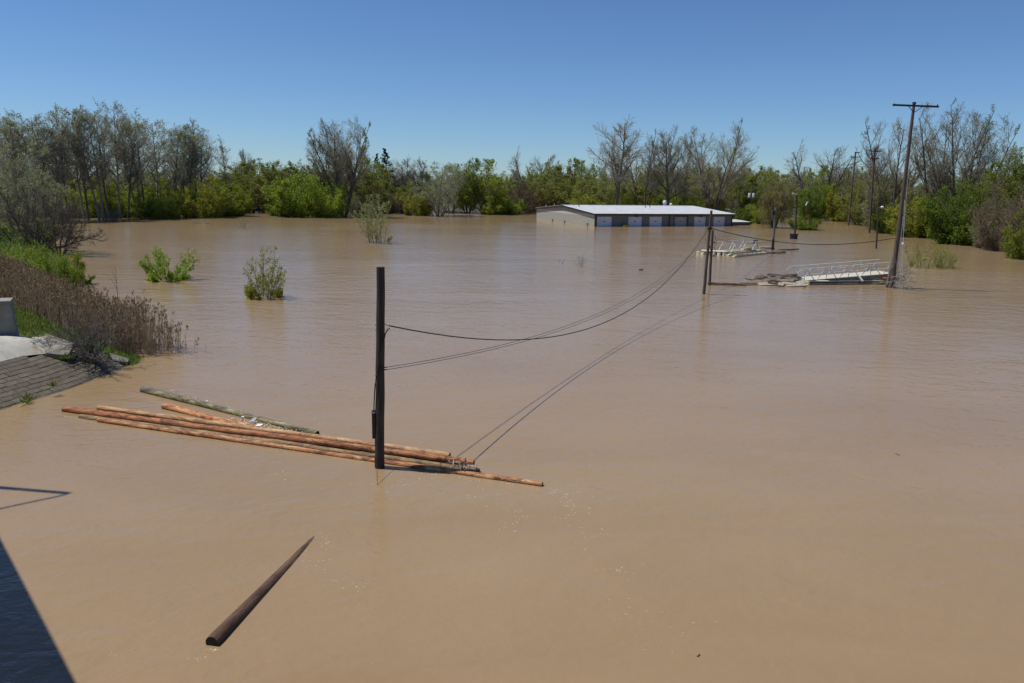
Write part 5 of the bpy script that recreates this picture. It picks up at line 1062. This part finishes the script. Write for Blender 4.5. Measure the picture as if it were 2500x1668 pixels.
# ------------------------------------------------------------------ docks and gangways
def gangway(label, nl, nr, wv, bays, railh, deckth, deckmat, hoop=True):
    nl, nr, wv = (np.array(a, float) for a in (nl, nr, wv)); L = np.linalg.norm(nr - nl); o = thing('gangway', label, 'gangway', tuple(nl))
    e = (nr - nl) / L; upv = np.array([0, 0, 1.0])
    P = [np.zeros(3), nr - nl, nr - nl + wv, wv]
    link('deck', MB().hexa([tuple(p - upv * 0.06) for p in P] + [tuple(p) for p in P]).mesh('deck', [deckmat]), o)
    for k, off in enumerate((np.zeros(3), wv)):
        inw = wv / np.linalg.norm(wv) * (0.05 if k == 0 else -0.05); q = [off, off + nr - nl, off + nr - nl + inw * 1.6, off + inw * 1.6]
        link('side_beam', MB().hexa([tuple(p - upv * deckth) for p in q] + [tuple(p - upv * 0.062) for p in q]).mesh('side_beam', ['dock_side']), o)
        tr = 0.031
        link('top_rail', MB().tube([tuple(off + upv * railh - e * 0.35), tuple(off + nr - nl + upv * railh)], tr, 7).mesh('top_rail', ['rail_grey'], True), o)
        link('mid_rail', MB().tube([tuple(off + upv * railh * 0.5), tuple(off + nr - nl + upv * railh * 0.5)], tr * 0.8, 7).mesh('mid_rail', ['rail_grey'], True), o)
        if hoop: link('end_hoop', MB().tube([tuple(off + upv * railh - e * 0.35), tuple(off + upv * railh * 0.72 - e * 0.62), tuple(off + upv * 0.18 - e * 0.62), tuple(off + upv * 0.18)], tr * 0.9, 7).mesh('end_hoop', ['rail_grey'], True), o)
        for i in range(bays + 1):
            p = off + (nr - nl) * i / bays; link('post', MB().tube([tuple(p - upv * 0.04), tuple(p + upv * railh)], tr, 7).mesh('post', ['rail_grey'], True), o)
        seg = bays * 2
        for i in range(seg):
            a_ = off + (nr - nl) * ((i + 0.14) / seg); b_ = off + (nr - nl) * ((i + 0.92) / seg)
            lo, hi = (a_, b_) if i % 2 else (b_, a_)
            link('diagonal', MB().tube([tuple(lo - upv * 0.03), tuple(hi + upv * railh)], 0.036, 7).mesh('diagonal', ['white_paint'], True), o)
    return o
nl = G(1963, 685, 0.28); fl = G(1930, 675.5, 0.28); nr = G(2178, 667.5, 0.92); wv = fl - nl; wv = wv / np.linalg.norm(wv) * min(2.2, np.linalg.norm(wv))
gangway('aluminium gangway with truss railings sloping up behind the crossarm pole', nl, nr, wv, 4, 0.98, 0.42, 'dock_deck')
da, db = G(1976, 696.5), G(2186, 694.5); e = (db - da) / np.linalg.norm(db - da); nrm = np.array([-e[1], e[0], 0]); LD = np.linalg.norm(db - da)
dk = thing('floating_dock', 'dark floating dock under the aluminium gangway', 'dock', tuple(da), math.atan2(e[1], e[0]))
link('front_beam', MB().box((LD / 2, 0.06, 0.06), (LD, 0.12, 0.52)).mesh('front_beam', ['dock_side']), dk)
link('end_beam', MB().box((0.06, 1.3, 0.06), (0.12, 2.3, 0.5)).mesh('end_beam', ['float_cream']), dk)
link('rub_strip', MB().box((LD / 2, -0.012, 0.24), (LD, 0.024, 0.1)).mesh('rub_strip', ['black_rubber']), dk)
rg = np.random.default_rng(41)
for i in range(8):
    w_ = LD / 8; link('deck_panel', MB().box((w_ * (i + 0.5), 1.25, 0.29 + rg.normal(0, 0.02)), (w_ - 0.04, 2.2, 0.06), Matrix.Rotation(rg.normal(0, 0.02), 3, 'Y')).mesh('deck_panel', [('dock_dark', 'dock_deck', 'dock_dark', 'dock_dark', 'dock_side')[i % 5]]), dk)
link('edge_plate', MB().box((2.9 + 0.9, -0.03, 0.12), (1.5, 0.03, 0.14)).mesh('edge_plate', ['plank_pale']), dk)
link('brace_strut', MB().tube([(LD * 0.555, 0.2, 0.85), (LD * 0.6, -0.04, 0.28)], 0.06, 6).tube([(LD * 0.6, 0.4, 0.7), (LD * 0.615, 0.0, 0.32)], 0.035, 6).mesh('brace_strut', ['aluminium']), dk)
dh = math.atan2(e[1], e[0])
def dock_pt(px_, yl, z): xl = solve(lambda t: proj(da + e * t + nrm * yl)[0], px_, -3, LD + 3); q_ = da + e * xl + nrm * yl; return (q_[0], q_[1], z)
for px_, yl, r_, lb in ((1965, -0.05, 0.16, 'orange buoy at the outer corner of the floating dock beside the planks'), (2158, 0.35, 0.16, 'orange buoy on the dock at the far side of a pair'), (2167, 0.3, 0.16, 'orange buoy on the dock closest to the crossarm pole'), (2189, 0.2, 0.15, 'orange buoy partly hidden behind the vines')):
    o = thing('buoy', lb, 'buoy', dock_pt(px_, yl, 0.33 + r_ if px_ > 2000 else 0.12)); link('float_ball', MB().sphere((0, 0, 0), r_ * 1.12, 14, 9).mesh('float_ball', ['orange_plastic'], True), o); link('eyelet', MB().tube([(0, 0, r_), (0, 0, r_ * 1.35)], 0.03, 6).mesh('eyelet', ['black_rubber']), o)
p = dock_pt(2145, 0.7, 0.0); tag(link('mossy_bundle', MB().sphere((0, 0, 0), 0.3, 12, 7, (1.6, 0.8, 0.6)).mesh('mossy_bundle', ['ochre'], True), loc=(p[0], p[1], 0.42)), 'mossy ochre bundle lying on the dock beside the buoys', 'bundle')
# pile of torn planks against the dock
specs = [(1830, 696, 1.6, 6, 0, 1), (1848, 694, 1.7, -4, 0.1, 0), (1862, 692, 1.5, 10, 0.16, 1), (1840, 690, 1.5, -9, 0.14, 0), (1872, 697, 1.5, 4, 0.04, 2), (1885, 692, 1.6, 14, 0.2, 0), (1893, 697, 1.3, -6, 0.08, 1), (1905, 690, 1.9, 2, 0.27, 1), (1915, 694, 1.5, -14, 0.16, 0), (1906, 699, 0.8, 40, 0.06, 2), (1925, 698, 1.1, -12, 0.08, 2), (1936, 693, 1.5, 6, 0.22, 0), (1945, 700, 1.7, -7, 0.03, 2), (1955, 697, 1.0, 16, 0.12, 2), (1920, 687, 1.8, -3, 0.3, 1), (1870, 687, 1.6, 5, 0.24, 0), (1890, 686, 1.2, -22, 0.3, 1), (1940, 688, 1.3, 12, 0.25, 1)]
rg = np.random.default_rng(63)
for _ in range(9): specs.append((rg.uniform(1845, 1935), rg.uniform(686, 693), rg.uniform(0.4, 1.1), rg.uniform(-45, 45), rg.uniform(0.08, 0.3), int(rg.integers(0, 2))))
plank_me = {mt: MB().box((0, 0, 0), (1, 0.26, 0.09)).mesh('plank', [mt]) for mt in ('plank_wood', 'plank_dark', 'plank_pale')}
for x, y, L_, a_, z_, k in specs:
    b = G(x, y); mt = ('plank_wood', 'plank_dark', 'plank_pale')[k]; o = link('plank', plank_me[mt], loc=(b[0], b[1], z_ * 1.5 + 0.06)); o.scale = (L_, random.uniform(1.0, 1.8) if k != 2 else 1.7, 1); o.rotation_euler = (R(random.uniform(8, 34)), R(random.uniform(-9, 9)), R(a_ * 1.6))
    tag(o, ('weathered brown plank in the torn heap beside the dock', 'blackened plank in the torn heap beside the dock', 'pale bleached board in the torn heap beside the dock')[k], 'plank', ('brown planks of the heap', 'black planks of the heap', 'pale boards of the heap')[k])
# far dock
rs = G(1745, 622); sc_ = rs[1]
g2l, g2r = G(1769, 616.5, 0.35), G(1846, 609.5, 0.4); gangway('small aluminium gangway lying across the far cream floats', g2l, g2r, np.array([-0.75, 2.6, 0]), 3, 1.0, 0.55, 'dock_side', False)
fd = thing('float_platform', 'cream barrel float platform at the end of the far gangway', 'dock', tuple(G(1742, 622)), R(-14))
link('platform_deck', MB().box((0, 0.9, 0.36), (2.9, 2.2, 0.08)).mesh('platform_deck', ['dock_deck']), fd)
link('edge_beam', MB().box((0, -0.22, 0.31), (2.9, 0.06, 0.16)).mesh('edge_beam', ['dock_side']), fd)
for i in range(5): link('barrel_float', MB().tube([(-1.25 + i * 0.62, -0.05, -0.3), (-1.25 + i * 0.62, -0.05, 0.24), (-1.25 + i * 0.62, -0.05, 0.29)], [0.27, 0.27, 0.2], 12).mesh('barrel_float', ['float_cream'], True), fd)
link('corner_float', MB().tube([(-1.75, 0.3, -0.2), (-1.75, 0.3, 0.3), (-1.75, 0.3, 0.34)], [0.27, 0.27, 0.2], 12).mesh('corner_float', ['float_cream'], True), fd)
def pontoon(pa, pb, wd, ht, label):
    a, b = G(*pa), G(*pb); d = b - a; L = np.linalg.norm(d); o = thing('pontoon', label, 'pontoon', tuple(a), math.atan2(d[1], d[0]))
    nose = 0.55; h = wd / 2; P = [(0.1, -h * 0.55, -0.2), (nose, -h, -0.25), (L, -h, -0.25), (L, h, -0.25), (nose, h, -0.25), (0.1, h * 0.55, -0.2)]; Tp = [(0, -h * 0.5, 0.05), (nose, -h, ht), (L, -h, ht * 0.75), (L, h, ht * 0.75), (nose, h, ht), (0, h * 0.5, 0.05)]
    m = MB(); m.add(P + Tp, [(5, 4, 3, 2, 1, 0), (6, 7, 8, 9, 10, 11)] + [(i, (i + 1) % 6, 6 + (i + 1) % 6, 6 + i) for i in range(6)]); link('hull', m.mesh('hull', ['float_cream']), o)
    for i in range(6): link('rib', MB().box((nose + 0.2 + i * (L - nose - 0.3) / 6, 0, ht * (1 - 0.25 * i / 6) + 0.006), (0.16, wd * 0.9, 0.05)).mesh('rib', ['dock_side']), o)
pontoon((1774, 624.5), (1852, 615), 0.8, 0.34, 'cream wedge nosed pontoon alongside the far gangway')
pontoon((1788, 628.5), (1868, 620), 0.55, 0.3, 'lower cream pontoon drifting outside the far gangway')
p = G(1842, 614); o = thing('ladder_frame', 'grey open metal frame standing at the far gangway end', 'frame', tuple(p), R(10))
for x_ in (-0.28, 0.28): link('upright', MB().tube([(x_, 0, -0.3), (x_, 0, 1.5)], 0.035, 6).mesh('upright', ['steel'], True), o)
for z_ in (0.45, 0.95, 1.48): link('rung', MB().tube([(-0.28, 0, z_), (0.28, 0, z_)], 0.03, 6).mesh('rung', ['steel'], True), o)
link('mesh_panel', MB().box((0, 0.0, 1.22), (0.54, 0.015, 0.46)).mesh('mesh_panel', ['pole_grey']), o)
link('back_stay', MB().tube([(0.28, 0, 0.95), (0.75, 0.1, -0.2)], 0.03, 6).mesh('back_stay', ['steel'], True), o)
p = G(1828, 611, 0.4); tag(link('mossy_bundle', MB().sphere((0, 0, 0), 0.34, 12, 7, (1.5, 0.8, 0.8)).mesh('mossy_bundle', ['ochre'], True), loc=(p[0], p[1] + 0.4, 0.55)), 'ochre bundle on the far gangway deck', 'bundle')
for px, L_, a_, mt, lb in (((1868, 606), 1.7, 8, 'plank_pale', 'pale orange board drifting behind the wooden post'), ((1880, 608), 1.2, -20, 'plank_wood', 'brown plank lying across the pale orange board'), ((1925, 611), 2.6, -6, 'plank_wood', 'long thin plank drifting past the wooden post'), ((1895, 619), 2.4, 8, 'plank_dark', 'black plank wedged at the foot of the wooden post')):
    b = G(*px); o = link('driftwood', plank_me[mt], loc=(b[0], b[1], 0.1)); o.scale = (L_, 1.0, 2.0); o.rotation_euler = (R(5), R(-4), R(a_)); tag(o, lb, 'plank')
rg = np.random.default_rng(52); n = 30; b = G(1888, 619)
P = grow(np.c_[rg.normal(-0.4, 0.9, n), rg.normal(-0.2, 0.35, n), np.full(n, 0.02)], np.c_[rg.normal(0, 1, n), rg.normal(0, 0.4, n), rg.uniform(-0.05, 0.3, n)], rg.uniform(0.6, 1.8, n), 5, 0.2, -0.02, rg)
V, Q = tubes_np(P, np.full(n, 0.03), np.full(n, 0.012), 4); tag(link('drift_branches', mesh_np('drift_branches', V, Q, mats=['twig_dark']), loc=b), 'dark drift branches caught at the foot of the wooden post', 'branches')
# small drift
b = G(1565, 660); tag(link('drift_lump', MB().sphere((0, 0, 0.04), 0.16, 10, 6, (1.5, 0.8, 0.6)).mesh('drift_lump', ['log_wet'], True), loc=b), 'small dark lump floating in the open water before the building', 'driftwood')
for pa, pb, lb in (((1362, 638), (1368, 633), 'shorter of two sticks poking out of the water beside the pale twigs'), ((1370, 643), (1378, 634), 'longer of two sticks poking out of the water beside the pale twigs')):
    a = G(*pa); t = A(pb[0], pb[1], a[1]); tag(link('stick', MB().tube([(0, 0, -0.1), tuple((t - a) * 0.6 + np.array([0.06, 0, 0])), tuple(t - a)], [0.035, 0.03, 0.018], 6).mesh('stick', ['twig_dark'], True), loc=a), lb, 'stick')
for pa, pb, lb in (((473, 546), (513, 546), 'thin dark stick floating at the twig tips near the wood'), ((1702, 1604), (1708, 1600), 'tiny dark twig floating alone on smooth brown water'), ((2186, 1108), (2196, 1112), 'tiny floating straw far out on the water')):
    a, b = G(*pa), G(*pb); tag(link('stick', MB().tube([(0, 0, 0.01), tuple(b - a + np.array([0, 0, 0.02]))], 0.05 if pa[1] < 600 else 0.012, 5).mesh('stick', ['twig_dark']), loc=a), lb, 'stick')
